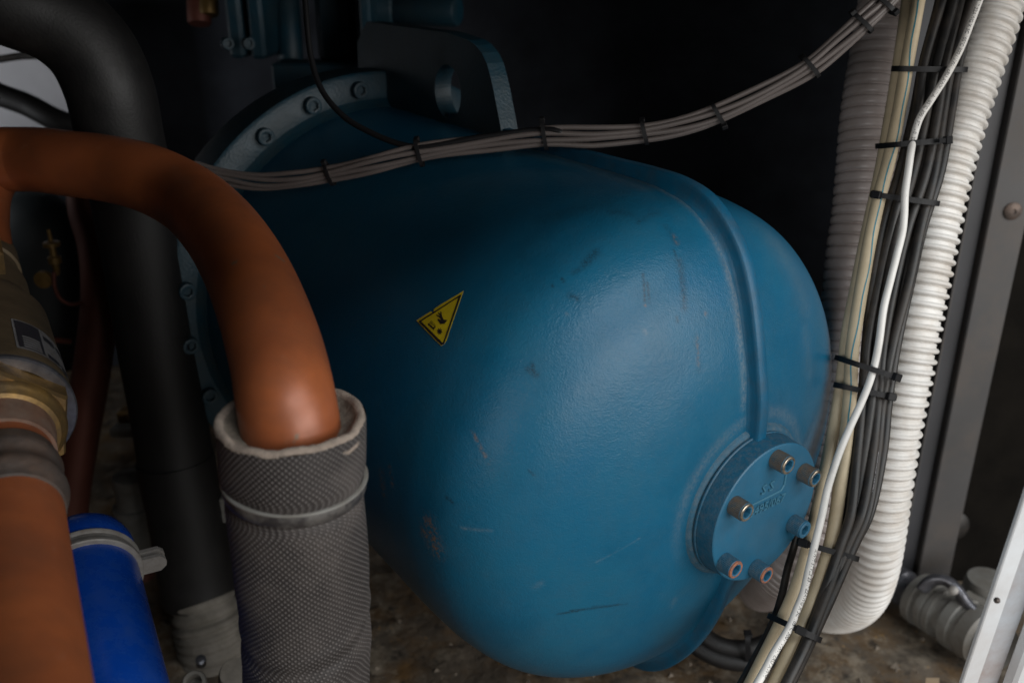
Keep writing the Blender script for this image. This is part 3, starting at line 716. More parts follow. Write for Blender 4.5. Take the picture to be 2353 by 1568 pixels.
for i in range(160):
    for j in range(seg+1):
        th = 2*math.pi*j/seg
        tilt = 0.0
        r = sleeve_r(tl[i]); wob = .0009*math.sin(3*th+tl[i]*30)+.0006*math.sin(5*th-tl[i]*55)
        V.append(CS[i]+(r+wob+crease(tl[i], th))*(math.cos(th)*N_[i]+math.sin(th)*B_[i])); uvs.append((th*r, tl[i]))
s1 = seg+1
F = [(i*s1+j, i*s1+j+1, (i+1)*s1+j+1, (i+1)*s1+j) for i in range(159) for j in range(seg)]
mb.add(V, F); tube = build(mb, 'sleeve_tube', M['foam'], sl)
uvl = tube.data.uv_layers.new(name='UVMap'); li = np.zeros(len(tube.data.loops), int); tube.data.loops.foreach_get('vertex_index', li)
uvl.data.foreach_set('uv', np.array(uvs)[li].astype('f').ravel())
mb = MB(); n_ = 96; V = []
prof_ = [(.0608, .0005), (.0600, -.0028), (.0575, -.0040), (.0545, -.0030), (.0530, -.0005), (.0515, .003), (.0460, .006), (.0395, .0075)]
for r, dn in prof_:
    for j in range(n_):
        th = 2*math.pi*j/n_; k_ = .0009*math.sin(4*th)+.0006*math.sin(11*th)+.0005*random.uniform(-1, 1)
        V.append(CS[0]+T_[0]*(dn+k_)+(r+.5*k_)*(math.cos(th)*N_[0]+math.sin(th)*B_[0]))
F = [(i*n_+j, i*n_+(j+1) % n_, (i+1)*n_+(j+1) % n_, (i+1)*n_+j) for i in range(len(prof_)-1) for j in range(n_)]
mb.add(V, F); mb.m = [0 if f[0] < 4*n_ else 1 for f in mb.f]
build(mb, 'cut_rim', [M['foam_cut'], M['foam_in']], sl)
mb = MB(); i0 = int(160*.061/LS); bx = nrm(T_[i0]+.04*N_[i0])
lathe(mb, [(-.0055, .0570), (-.0053, .0592), (-.0035, .0600), (.004, .0596), (.0053, .0588), (.0055, .0570)], CS[i0], bx, *perp(bx)[1:], 72)
build(mb, 'strap', M['band'], sl, sharp=50)
mb = MB(); lathe(mb, [(-.0072, .0575), (-.0070, .0600), (-.0060, .0612), (-.0050, .0604), (-.0048, .0580)], CS[i0], bx, *perp(bx)[1:], 72)
build(mb, 'strap_edge', M['pvc'], sl)
mb = MB()   # torn flap of foam by the rim
q = [at(785, 1040, .683), at(805, 1032, .6835), at(826, 1012, .690), at(822, 1024, .690), at(800, 1044, .6835)]
mb.add(q+[p+(CAM-p)*.004 for p in q], [(4, 3, 2, 1, 0), (5, 6, 7, 8, 9)]+[(i, (i+1) % 5, 5+(i+1) % 5, 5+i) for i in range(5)])
build(mb, 'torn_foam', M['foam_cut'], sl, smooth=False)

# ------------------------------------------------------------------ black insulated pipe
bp = emp('insulated_pipe', at(470, 1370, 1.33), 'thick black foam-insulated pipe curving down behind the copper pipe', 'pipe')
tube_obj('foam_tube', pts([(-90, -40, 1.090), (20, 0, 1.111), (130, 45, 1.139), (205, 110, 1.161), (250, 200, 1.182), (277, 320, 1.216), (305, 450, 1.253), (335, 620, 1.297), (362, 800, 1.341), (388, 950, 1.379), (410, 1100, 1.411)]), .0555, M['black_foam'], 140, 44, bp)
tube_obj('foam_tube', pts([(402, 1050, 1.400), (432, 1200, 1.434), (452, 1330, 1.466), (458, 1370, 1.474)]), .058, M['black_foam'], 40, 44, bp)
mb = MB(); C, L_ = spline(pts([(458, 1350, 1.466), (470, 1400, 1.466), (486, 1470, 1.471), (505, 1600, 1.505)]), 110)
t_ = np.linspace(0, L_, 110); sweep(mb, C, .0480+.0050*np.abs(np.sin(t_*math.pi/.015+.6*np.sin(t_*90)))+.003*(t_ > .05), 40); build(mb, 'wrapped_end', M['tape'], bp)

# ------------------------------------------------------------------ blue pipe with clamp
bl = emp('blue_pipe', at(290, 1700, .80), 'bright blue painted pipe with rounded end and zinc clamp', 'pipe')
BA0, BA1 = at(196, 1290, 1.02), at(262, 1620, .86); BX, BY, BZ = perp(BA1-BA0); BL = np.linalg.norm(BA1-BA0)
mb = MB(); RB = .0525
lathe(mb, [(-.045, .004), (-.044, .020), (-.040, .033), (-.033, .043), (-.024, .0495), (-.012, .0530), (0, .0540), (.012, .0530), (.014, .0515), (BL*.5, .0515), (BL+.1, .0515)], BA0, BX, BY, BZ, 64)
build(mb, 'pipe_body', M['blue'], bl, sharp=35)
mb = MB(); lathe(mb, [(.012, .0515), (.012, .0555), (.014, .0565), (.0165, .0555), (.0185, .0540), (.024, .0540), (.026, .0555), (.029, .0568), (.033, .0568), (.0345, .0555), (.035, .0515)], BA0, BX, BY, BZ, 64)
clamp = build(mb, 'pipe_clamp', M['zinc'], bl, sharp=35)
ea = nrm(at(360, 1378, .98)-(BA0+.024*BX)); ea = nrm(ea-BX*(ea@BX)); ec = np.cross(BX, ea)
for s in (0.018, 0.031):
    mb = MB(); out = [(.046, -.0105), (.074, -.0105), (.080, -.005), (.081, 0), (.080, .005), (.074, .0105), (.046, .0105)]
    extr(mb, out, BA0+s*BX, ea, ec, BX, -.0025, .0025); build(mb, 'clamp_ear', M['zinc'], clamp, smooth=False)
socket_bolt('clamp_screw', BA0+.015*BX+.067*ea, -BX, ea, ec, .0065, .004, clamp, [M['zinc']]*3, teeth=12)

# small fittings near the floor at the left
f1 = emp('pipe_cap', at(545, 1600, 1.30), 'small pale grey round cap on the floor beside the foam sleeve', 'cap')
mb = MB(); a = at(541, 1545, 1.25); Xc, Yc, Zc = perp(nrm(nrm(CAM-a)+.9*ez)); lathe(mb, [(-.09, .0225), (-.002, .0225), (.002, .0205), (.0025, .0)], a, Xc, Yc, Zc, 36); build(mb, 'cap_disc', M['tape'], f1, sharp=40)
mb = MB(); lathe(mb, [(-.025, .0232), (-.024, .0240), (-.016, .0240), (-.015, .0232)], a, Xc, Yc, Zc, 36); build(mb, 'cap_ring', M['oldsteel'], f1, sharp=40)
f2 = emp('hose_nut', at(445, 1585, 1.30), 'small grey ring nut at the bottom edge beside the wrapped pipe end', 'nut')
mb = MB(); a = at(446, 1566, 1.28); lathe(mb, [(-.03, .017), (.0, .017), (.003, .015), (.003, .0105), (-.02, .0105), (-.02, 0)], a, *perp(nrm(nrm(CAM-a)+.6*ez)), 28); build(mb, 'nut_ring', M['pvc'], f2, sharp=40)
mb = MB(); a = at(461, 1516, 1.31); lathe(mb, [(-.012, .0075), (.004, .0075), (.005, .006), (.005, 0)], a, *perp(nrm(nrm(CAM-a)+.6*ez)), 18)
tag(build(mb, 'cap_screw', M['dark_steel'], sharp=40), 'tiny dark screw in front of the wrapped pipe end', 'screw')

# ------------------------------------------------------------------ dim things behind, left
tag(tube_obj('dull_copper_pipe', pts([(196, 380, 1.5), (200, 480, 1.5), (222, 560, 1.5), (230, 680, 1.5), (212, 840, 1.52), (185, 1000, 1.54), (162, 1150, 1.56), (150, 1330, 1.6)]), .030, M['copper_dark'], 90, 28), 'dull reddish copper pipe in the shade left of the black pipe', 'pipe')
mb = MB(); Xv, Yv, Zv = perp(ez); lathe(mb, [(-.25, .10), (-.02, .10), (.04, .085), (.08, .05), (.09, .0)], at(75, 540, 1.75), Xv, Yv, Zv, 40)
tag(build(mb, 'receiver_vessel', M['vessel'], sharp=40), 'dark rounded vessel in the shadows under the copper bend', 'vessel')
sv = emp('service_valve', at(128, 660, 1.45), 'small brass service valve with a thin copper tube hanging down', 'valve')
mb = MB(); a = at(124, 590, 1.45)
lathe(mb, [(-.030, .003), (-.026, .0045), (-.012, .006), (-.010, .010), (0, .010), (.002, .0055), (.016, .005), (.018, .013), (.024, .013), (.026, .0035), (.045, .003), (.046, 0)], a, ez, ex, ey, 20); build(mb, 'valve_body', M['brass_dull'], sv, sharp=40)
mb = MB(); lathe(mb, [(0, 0), (0, .014), (.008, .014), (.010, 0)], at(103, 640, 1.46), -ey, ex, ez, 24); build(mb, 'valve_cap', M['brass_dull'], sv, sharp=40)
tube_obj('capillary_tube', pts([(124, 625, 1.45), (126, 660, 1.45), (138, 685, 1.45), (160, 698, 1.46), (190, 695, 1.48)]), .0032, M['copper_dark'], 40, 12, sv)
tag(tube_obj('thin_copper_tube', pts([(60, 782, 1.4), (110, 780, 1.42), (160, 784, 1.48)]), .0045, M['copper_dark'], 20, 12), 'thin horizontal copper tube behind the brass valve', 'tube')
br_ = emp('steel_bracket', at(285, 1015, 1.6), 'small grey steel bracket in the dark left of the black pipe', 'bracket')
mb = MB(); ibox(mb, 250, 985, 318, 1008, 1.58, .05, .003); build(mb, 'bracket_plate', M['pvc'], br_, smooth=False)
mb = MB(); ibox(mb, 268, 945, 300, 986, 1.6, .03, .003); build(mb, 'bracket_block', M['brass'], br_, smooth=False)
ft = emp('hose_fitting', at(310, 1190, 1.62), 'dull round fitting on the floor left of the black pipe', 'fitting')
mb = MB(); a = at(305, 1175, 1.60); Xf, Yf, Zf = perp(at(296, 1085, 1.57)-a); lathe(mb, [(-.10, .024), (-.004, .024), (0, .032), (.012, .033), (.014, .026), (.05, .024), (.054, .028), (.072, .028), (.074, .012), (.076, 0)], a, Xf, Yf, Zf, 28); build(mb, 'fitting_body', M['pvc'], ft, sharp=35)
mb = MB(); lathe(mb, [(-.18, .026), (-.1, .026), (-.1, .024)], a, Xf, Yf, Zf, 28); build(mb, 'fitting_tail', M['copper_dark'], ft)
tag(part('level_tag', M['yellow'], lambda q: ibox(q, 267, 788, 278, 808, 1.55, .01, .001), None), 'tiny yellow tag in the dark left of the black pipe', 'tag')
# grey strut and block seen between the black pipe and the sleeve
tag(part('support_strut', M['pvc'], lambda q: ibox(q, 504, 1140, 522, 1210, 1.42, .03, .003), None), 'short pale grey strut between black pipe and foam sleeve', 'strut')
# pale panel behind, top left, with the dark hoses that cross it
mb = MB(); obox(mb, at(60, 200, 2.0), nrm(np.array([1, .25, 0])), nrm(np.array([-.25, 1, 0])), ez, .20, .015, .16, .006)
tag(build(mb, 'pale_panel', M['pale'], smooth=False), 'pale grey panel glimpsed at the top left behind black hoses', 'panel')
tag(tube_obj('black_hose', pts([(-60, 190, 1.6), (0, 218, 1.6), (60, 240, 1.6), (130, 276, 1.6), (210, 305, 1.62)]), .020, M['black_foam'], 40, 18), 'thick black hose slanting across the pale panel', 'hose')
tag(tube_obj('black_cable', pts([(-60, 142, 1.6), (0, 136, 1.6), (50, 129, 1.6), (120, 128, 1.6), (180, 130, 1.62)]), .0065, M['cable_black'], 40, 12), 'thin black cable crossing the top of the pale panel', 'cable')

# ------------------------------------------------------------------ cables
def frame2d(C):
    """per point: across (in view plane) and towards-camera unit vectors"""
    T = np.gradient(C, axis=0); T /= np.linalg.norm(T, axis=1)[:, None]
    D = CAM-C; D -= T*np.sum(D*T, 1)[:, None]; D /= np.linalg.norm(D, axis=1)[:, None]
    return T, np.cross(T, D), D
def cable(name, C, r, m, label, group, cat='cable', seg=14, caps=True):
    mb = MB(); sweep(mb, C, r, seg, caps); o = build(mb, name, m); tag(o, label, cat, group); return o
# grey bundle sagging across the picture
GB, GL = spline(pts([(440, 388, 1.15), (505, 404, 1.14), (600, 419, 1.12), (690, 413, 1.10), (757, 400, 1.09), (860, 377, 1.07), (965, 353, 1.06), (1100, 332, 1.05), (1248, 314, 1.04), (1370, 312, 1.03), (1483, 304, 1.02), (1570, 288, 1.01), (1650, 263, 1.0), (1760, 212, .985), (1860, 155, .97), (1925, 102, .96), (1985, 50, .95), (2035, 5, .945), (2080, -45, .94)]), 260)
gT, gA, gD = frame2d(GB); u = np.linspace(0, 1, 260)
glab = ['uppermost grey cable of the tied bundle sagging over the blue tank', 'second grey cable from the top in the bundle over the blue tank', 'third grey cable from the top in the bundle over the blue tank', 'lowest grey cable of the tied bundle sagging over the blue tank']
goff = [(-.0085, -.001), (-.0028, .0022), (.0030, .0018), (.0083, -.0012)]
for k_, (oa, od) in enumerate(goff):
    wv = .0012*np.sin(u*31+k_*1.9)
    sag = (.0045*np.exp(-((u-.58)/.05)**2)-.001 if k_ == 3 else 0*u)
    C = GB+gA*((oa*(1 if True else 1)+wv+sag))[:, None]+gD*(od+.0006*np.sin(u*23+k_))[:, None]
    cable('grey_cable', C, .0031, M['cable_grey'], glab[k_], 'grey cables tied across the tank')
# thin black wire joining the bundle
BW, _ = spline(pts([(698, -40, 1.10), (703, 30, 1.10), (714, 130, 1.10), (738, 205, 1.095), (790, 268, 1.085), (850, 304, 1.075), (915, 330, 1.065), (965, 338, 1.058), (1100, 316, 1.048), (1248, 298, 1.038), (1275, 300, 1.034), (1290, 306, 1.034)]), 150)
cable('black_wire', BW, .0036, M['tie'], 'thin black wire dropping from the top and joining the grey bundle', None, 'wire')

def zip_tie(C, across, toward, T, hw, hd, label, group, width=.0055, thick=.0013, head=None, skew=0.0, head_len=.0075, tail=0.0):
    """nylon band round an elliptical bundle: centre, half width across, half depth"""
    mb = MB(); n = 56; Vv = []
    Tn = nrm(T+skew*across)
    for j in range(n):
        th = 2*math.pi*j/n
        # superellipse so that the band lies flat over the cables
        c, s = math.cos(th), math.sin(th); p = .75
        cx_, sx_ = math.copysign(abs(c)**p, c), math.copysign(abs(s)**p, s)
        base = C+across*hw*cx_+toward*hd*sx_
        base = base-T*(skew*hw*cx_)*0+T*skew*hw*cx_
        nn = nrm(across*cx_/hw+toward*sx_/hd)
        Vv += [base-T*width/2, base+T*width/2, base+T*width/2+nn*thick, base-T*width/2+nn*thick]
    F = []
    for j in range(n):
        a, b_ = 4*j, 4*((j+1) % n)
        for q in range(4): F.append((a+q, a+(q+1) % 4, b_+(q+1) % 4, b_+q))
    root = emp('cable_tie', C, label, 'cable tie', group)
    mb.add(Vv, F); build(mb, 'strap', M['tie'], root, smooth=False)
    if head is not None:
        c, s = math.cos(head), math.sin(head); p = .75
        cx_, sx_ = math.copysign(abs(c)**p, c), math.copysign(abs(s)**p, s)
        nn = nrm(across*cx_/hw+toward*sx_/hd); tn = nrm(np.cross(T, nn))
        P = C+across*hw*cx_+toward*hd*sx_+T*skew*hw*cx_+nn*.0026
        mb = MB(); obox(mb, P, tn, T, nn, head_len*.5, width*.72, .0030, .0007)
        hd_ = build(mb, 'head', M['tie'], root, smooth=False)
        if tail:
            sg = 1 if tail > 0 else -1
            mb = MB(); obox(mb, P+tn*sg*(head_len*.5+abs(tail)/2)+nn*.0005, tn, T, nn, abs(tail)/2, width*.42, .0006, .0002); build(mb, 'tail', M['tie'], root, smooth=False)
    return root
tie_x = [(757, 'leftmost tie on the grey bundle, beside the copper bend'), (965, 'tie on the grey bundle where the black wire joins it'), (1248, 'tie on the grey bundle right above the tank rib'), (1483, 'fourth tie from the left on the grey bundle'),
         (1650, 'fifth tie from the left on the grey bundle, against the black background'), (1860, 'sixth tie from the left on the grey bundle, left of the grey hose'), (1980, 'tie on the grey bundle in front of the grey hose'), (2032, 'rightmost tie on the grey bundle at the top edge')]
def px(P):
    q = P-CAM; z = q@cF; return 1176+FPX*(q@cR)/z, 784-FPX*(q@cU)/z
gpx = np.array([px(p) for p in GB])
for k_, (x, lb) in enumerate(tie_x):
    i = int(np.argmin(abs(gpx[:, 0]-x)))
    zip_tie(GB[i]+(-.0015*gA[i] if x in (965, 1248) else 0), gA[i], gD[i], gT[i], .0128 if x not in (965, 1248) else .0155, .0062, lb, 'ties on the grey bundle', width=.0045, head=math.pi-.2 if k_ in (0, 2, 6) else (.3 if k_ in (4, 7) else math.pi+.5), head_len=.006, skew=(.15, .05, .1, .15, .2, .1, .1, .1)[k_])

# right-hand bundle
def rowpath(rows, d): return spline(pts([(x, y, d_) for (x, y), d_ in zip(rows, d)]), 240)[0]
def dep(y): return np.interp(y, [-60, 0, 400, 900, 1200, 1450, 1620], [1.075, 1.07, 1.06, 1.045, 1.02, .965, .93])
cream_a = [(2121, -60), (2110, 0), (2083, 150), (2066, 250), (2040, 376), (2022, 443), (2000, 543), (1982, 643), (1962, 768), (1957, 812), (1952, 912), (1940, 1037), (1931, 1100), (1921, 1180), (1908, 1249), (1880, 1340), (1845, 1424), (1792, 1545), (1745, 1640)]
CA = rowpath(cream_a, [dep(y)-.004 for x, y in cream_a])
cable('cream_cable', CA, .0077, M['cable_cream'], 'front cream cable with a teal line, left in the right-hand bundle', 'cream cables', seg=20)
cream_b = [(2092, -60), (2085, 0), (2064, 150), (2048, 250), (2026, 376), (2012, 443), (1990, 543), (1970, 643), (1946, 768), (1939, 830), (1928, 912), (1905, 1037), (1880, 1162), (1858, 1249), (1832, 1340), (1797, 1424), (1745, 1530), (1690, 1640)]
CB = rowpath(cream_b, [dep(y)+.010-.012*(y > 1100) for x, y in cream_b])
cable('cream_cable', CB, .0072, M['cable_cream'], 'rear cream cable, nearest the tank, in the right-hand bundle', 'cream cables', seg=20)
def stripe(C, r, ang0, ang1, w0, w1, m, parent_name, label):
    pass
# teal pen line down the front cream cable
def surf_strip(C, r, angf, hw, i0, i1, name, m, parent):
    T, A_, D_ = frame2d(C); mb = MB(); V = []
    for i in range(i0, i1):
        a = angf(i)
        for s in (-1, 0, 1):
            th = a+s*hw/r; V.append(C[i]+(r+.00025)*(math.cos(th)*D_[i]+math.sin(th)*A_[i]))
    n = i1-i0; mb.add(V, [(3*i+j, 3*i+j+1, 3*i+3+j+1, 3*i+3+j) for i in range(n-1) for j in range(2)])
    return build(mb, name, m, parent)
cream_obj = [o for o in col.objects if o.name == 'cream_cable'][0]
surf_strip(CA, .0077, lambda i: -.05+.18*math.sin(i*.11)+.10*math.sin(i*.31)-.35*math.sin(i*.021), .0007, 0, 150, 'pen_line', M['stripe'], cream_obj)

white = [(2268, -45), (2250, 0), (2231, 50), (2206, 113), (2173, 176), (2138, 231), (2113, 271), (2099, 314), (2092, 351), (2086, 394), (2079, 444), (2077, 494), (2073, 532), (2061, 582), (2045, 645), (2030, 707), (2019, 787), (2009, 837), (1998, 875), (1978, 925), (1955, 975), (1933, 1026), (1915, 1076), (1900, 1126), (1887, 1187), (1870, 1257), (1857, 1312), (1845, 1363), (1830, 1400), (1817, 1433), (1800, 1463), (1777, 1500), (1757, 1538), (1710, 1620)]
CW = rowpath(white, [dep(y)-.026-.006*(350 < y < 800)-.002*(y > 1000) for x, y in white])
RW = .0041
wcab = cable('white_cable', CW, RW, M['cable_white'], 'thin white cable with black printing, winding down over the right-hand bundle', None, seg=20)
def cable_text(C, r, s, size, start, name, m, parent, ang=0.0, flip=False):
    """print on a round cable: glyph x runs along the cable, y round its circumference"""
    V, F = text_verts(s, size); L = np.r_[0, np.cumsum(np.linalg.norm(np.diff(C, axis=0), axis=1))]
    T, A_, D_ = frame2d(C); out = []
    for v in V:
        t = start+(v[0] if not flip else -v[0]); i = np.interp(t, L, np.arange(len(C))); k = int(min(i, len(C)-2)); f = i-k
        c = C[k]*(1-f)+C[k+1]*f; d = nrm(D_[k]*(1-f)+D_[k+1]*f); a = nrm(A_[k]*(1-f)+A_[k+1]*f)
        th = ang+((v[1]-size*.35)/r)*(-1 if not flip else 1)
        out.append(c+(r+.0002)*(math.cos(th)*d+math.sin(th)*a))
    mb = MB(); mb.add(out, F); return build(mb, name, m, parent, smooth=False)
Lw = np.r_[0, np.cumsum(np.linalg.norm(np.diff(CW, axis=0), axis=1))]
wpx = np.array([px(p) for p in CW])
cable_text(CW, RW, 'STYLE 2517 22AWG X 3C 105°C 300V VW-1 cRU AWM I/II A 105°C 300V FT1 - 01/22', .0056, float(np.interp(-30, wpx[:, 1], Lw)), 'cable_print', M['ink'], wcab)
cable_text(CW, RW, 'AWM STYLE 2517 22AWG X 3C 105°C 300V VW-1 cRU AWM', .0056, float(np.interp(1262, wpx[:, 1], Lw)), 'cable_print', M['ink'], wcab, ang=.55 if False else -.75)

# black cables: fractions across the band at several heights
band = [(-60, 2152, 2272), (0, 2138, 2259), (150, 2100, 2216), (250, 2086, 2196), (394, 2055, 2172), (519, 2016, 2138), (644, 1988, 2113), (787, 1970, 2078), (912, 1964, 2053), (1037, 1950, 2038), (1180, 1934, 2008), (1249, 1912, 1976), (1375, 1872, 1920), (1475, 1836, 1872), (1550, 1800, 1835), (1640, 1755, 1790)]
blab = ['black cable next to the cream cable, leftmost black one in the bundle', 'second black cable from the left in the right-hand bundle', 'third black cable from the left in the right-hand bundle', 'fourth black cable from the left in the right-hand bundle', 'fifth black cable from the left in the right-hand bundle', 'sixth black cable from the left in the right-hand bundle', 'seventh black cable from the left in the right-hand bundle', 'second black cable counted from the white hose side', 'rightmost black cable, against the white corrugated hose']
BC = []
NB = 9
for k_ in range(NB):
    P = []
    for q, (y, x0, x1) in enumerate(band):
        fr_ = (k_+.5)/NB+.05*math.sin(q*1.1+k_*2.1)
        wd_ = x1-x0; x = x0+10+(wd_-20)*min(max(fr_, 0), 1)
        layer = [0, -.008, .005, -.009, .003, -.007, .006, -.006, .003][k_]+.003*math.sin(q*.9+k_*1.7)
        if y > 1150: layer = layer*1.6
        P.append(at(x, y, dep(y)+layer))
    C = spline(P, 240)[0]; BC.append(C)
    cable('black_cable', C, [.0052, .0054, .0048, .0057, .0050, .0055, .0048, .0056, .0056][k_], M['cable_black'], blab[k_], 'black cables in the right-hand bundle', seg=16)
bobj = [o for o in col.objects if o.name.startswith('black_cable') and o.get('label') == blab[7]][0]
bpx = np.array([px(p) for p in BC[7]]); Lb = np.r_[0, np.cumsum(np.linalg.norm(np.diff(BC[7], axis=0), axis=1))]
cable_text(BC[7], .0056, 'H05RN-F 3X0.75mm2', .0050, float(np.interp(1130, bpx[:, 1], Lb)), 'cable_print', M['ink_white'], bobj, flip=True)
# thin dark cable hanging at the left of the bundle near the cover
LT, _ = spline(pts([(1835, 1215, 1.03), (1822, 1262, 1.03), (1808, 1310, 1.02), (1795, 1370, 1.01), (1775, 1430, .995), (1735, 1510, .97), (1680, 1610, .94)]), 80)
cable('thin_black_cable', LT, .0042, M['cable_black'], 'thin black cable on the tank side of the cream cables, bottom right', None)

# ties on the right bundle: left end, right end (sight points), depth offset, over the white cable or not
tr = [((2053, 158), (2216, 160), .35, None, 0, 'tie on the right-hand bundle nearest the top edge'),
      ((2026, 335), (2176, 322), .0, 1.05, .012, 'second tie from the top on the right-hand bundle, head beside the white hose'),
      ((2004, 446), (2152, 467), .0, 2.75, 0, 'third tie from the top on the right-hand bundle, head sticking out left'),
      ((1930, 824), (2060, 866), .0, 1.05, 0, 'upper of the two close ties right of the tank dome'),
      ((1920, 884), (2053, 912), .0, 1.0, 0, 'lower of the two close ties right of the tank dome'),
      ((1836, 1244), (1966, 1282), .0, 2.7, 0, 'tie beside the end cover, second from the bottom on the right-hand bundle'),
      ((1780, 1420), (1874, 1464), .0, 1.75, 0, 'lowest tie on the right-hand bundle, head over the white cable')]
over = [False, True, False, True, False, False, True]
for k_, (a, b_, sk, hd_, tail, lb) in enumerate(tr):
    ym = (a[1]+b_[1])/2; d_ = dep(ym)
    A_, B_ = at(*a, d_), at(*b_, d_); c = (A_+B_)/2; ac = nrm(B_-A_); hw = np.linalg.norm(B_-A_)/2
    tw = nrm(CAM-c); tw = nrm(tw-ac*(tw@ac)); T = np.cross(ac, tw)
    hdp = .034 if over[k_] else .0195
    # keep the back of the band behind the cables
    zip_tie(c-tw*(0.0 if not over[k_] else .004), ac, tw, T, hw, hdp if not over[k_] else .036, lb, 'ties on the right-hand bundle', width=.0062, thick=.0014, head=hd_, head_len=.011, tail=tail)

# ------------------------------------------------------------------ corrugated hoses
def corrugated(name, P, r0, r1, pitch, m, label, n_per=16, seg=40, sharpness=.5, cat='hose'):
    C0_, L = spline(P, 50); n = int(L/pitch*n_per); C, L = spline(P, n)
    s = np.linspace(0, L, n); ph = (s/pitch+.06*np.sin(s*23)+.03*np.sin(s*71+1)) % 1.0
    if sharpness > .8:      # wide flat ribs, thin grooves
        d = np.abs(ph-.5)/.5; prof_ = np.clip(1-(d/.92)**5, -.25, 1)
    else:                   # round ridge, undercut line, then a flat band
        q = np.clip(ph/.50, 0, 1); prof_ = np.sqrt(np.clip(1-(2*q-1)**2, 0, 1))
        prof_ = np.where(ph >= .5, .10-.95*np.exp(-((ph-.54)/.05)**2), prof_)
    mb = MB(); sweep(mb, C, r0+(r1-r0)*prof_, seg, True)
    o = build(mb, name, m); tag(o, label, cat); return o
hp = [(2312, -70, 1.115), (2291, 0, 1.117), (2272, 60, 1.118), (2252, 118, 1.119), (2234, 173, 1.12), (2217, 226, 1.121), (2194, 304, 1.122), (2166, 409, 1.124), (2144, 514, 1.126), (2124, 614, 1.128), (2104, 720, 1.131), (2090, 797, 1.135), (2071, 898, 1.142), (2056, 973, 1.15), (2040, 1068, 1.163), (2027, 1159, 1.178), (2016, 1240, 1.20), (2003, 1310, 1.235), (1984, 1362, 1.285), (1955, 1392, 1.345), (1915, 1402, 1.41), (1870, 1395, 1.47)]
corrugated('corrugated_hose', pts(hp), .0292, .0340, .0135, M['hose_white'], 'white corrugated plastic hose hanging right of the cable bundle and turning at the bottom')
gp = [(2062, -80, 1.17), (2043, 0, 1.17), (2023, 125, 1.17), (2010, 200, 1.17), (2000, 276, 1.17), (1992, 376, 1.17), (1980, 506, 1.17), (1970, 569, 1.17), (1960, 669, 1.17), (1945, 800, 1.165), (1922, 950, 1.155), (1898, 1080, 1.145), (1868, 1180, 1.14), (1838, 1255, 1.15), (1812, 1300, 1.19), (1785, 1330, 1.27), (1750, 1345, 1.40)]
corrugated('corrugated_conduit', pts(gp), .0345, .0385, .0137, M['hose_grey'], 'grey corrugated conduit in the shade behind the cream and black cables', cat='conduit', sharpness=.86)

# black hose lying in a loop on the floor
hl = emp('floor_hose', at(1690, 1500, 1.33), 'black hose lying in a loop on the dirty floor under the tank', 'hose')
tube_obj('hose_tube', pts([(1560, 1370, 1.40), (1590, 1430, 1.38), (1640, 1476, 1.365), (1700, 1490, 1.36), (1760, 1476, 1.36), (1812, 1440, 1.365), (1850, 1390, 1.38)]), .0135, M['black_foam'], 80, 22, hl)
tube_obj('hose_tube', pts([(1540, 1420, 1.39), (1590, 1478, 1.372), (1650, 1512, 1.36), (1720, 1522, 1.355), (1790, 1505, 1.355), (1850, 1465, 1.36)]), .0125, M['black_foam'], 80, 22, hl)
a = at(1718, 1495, 1.355); zip_tie(a, nrm(at(1718, 1460, 1.345)-a), nrm(CAM-a), nrm(at(1750, 1486, 1.36)-at(1690, 1488, 1.36)), .030, .020, 'tie on the black hose loop on the floor', None, width=.008, head=.2, head_len=.012)

# ------------------------------------------------------------------ frame and floor valve at the right
def vpost(name, x0, x1, y0, y1, z0, z1, m, parent=None, bev=.002):
    mb = MB(); obox(mb, ((x0+x1)/2, (y0+y1)/2, (z0+z1)/2), ex, ey, ez, (x1-x0)/2, (y1-y0)/2, (z1-z0)/2, bev)
    return build(mb, name, m, parent, smooth=False)
po = emp('steel_post', (.72, 1.345, 0), 'grey sheet-metal corner post standing behind the white hose', 'post')
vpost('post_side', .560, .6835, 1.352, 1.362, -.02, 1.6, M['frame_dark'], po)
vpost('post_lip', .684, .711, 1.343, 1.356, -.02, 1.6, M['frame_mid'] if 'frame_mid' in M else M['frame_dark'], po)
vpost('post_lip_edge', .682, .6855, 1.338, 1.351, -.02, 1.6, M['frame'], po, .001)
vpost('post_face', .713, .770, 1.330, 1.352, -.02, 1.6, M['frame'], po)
a = at(2322, 483, 1.36); mb = MB(); lathe(mb, [(0, .0), (.0, .013), (-.002, .0135), (-.0045, .011), (-.005, .004), (-.003, .0035), (-.003, 0)], np.array([a[0], 1.3301, a[2]]), ey, ex, ez, 24); build(mb, 'post_rivet', M['oldsteel'], po, sharp=50)

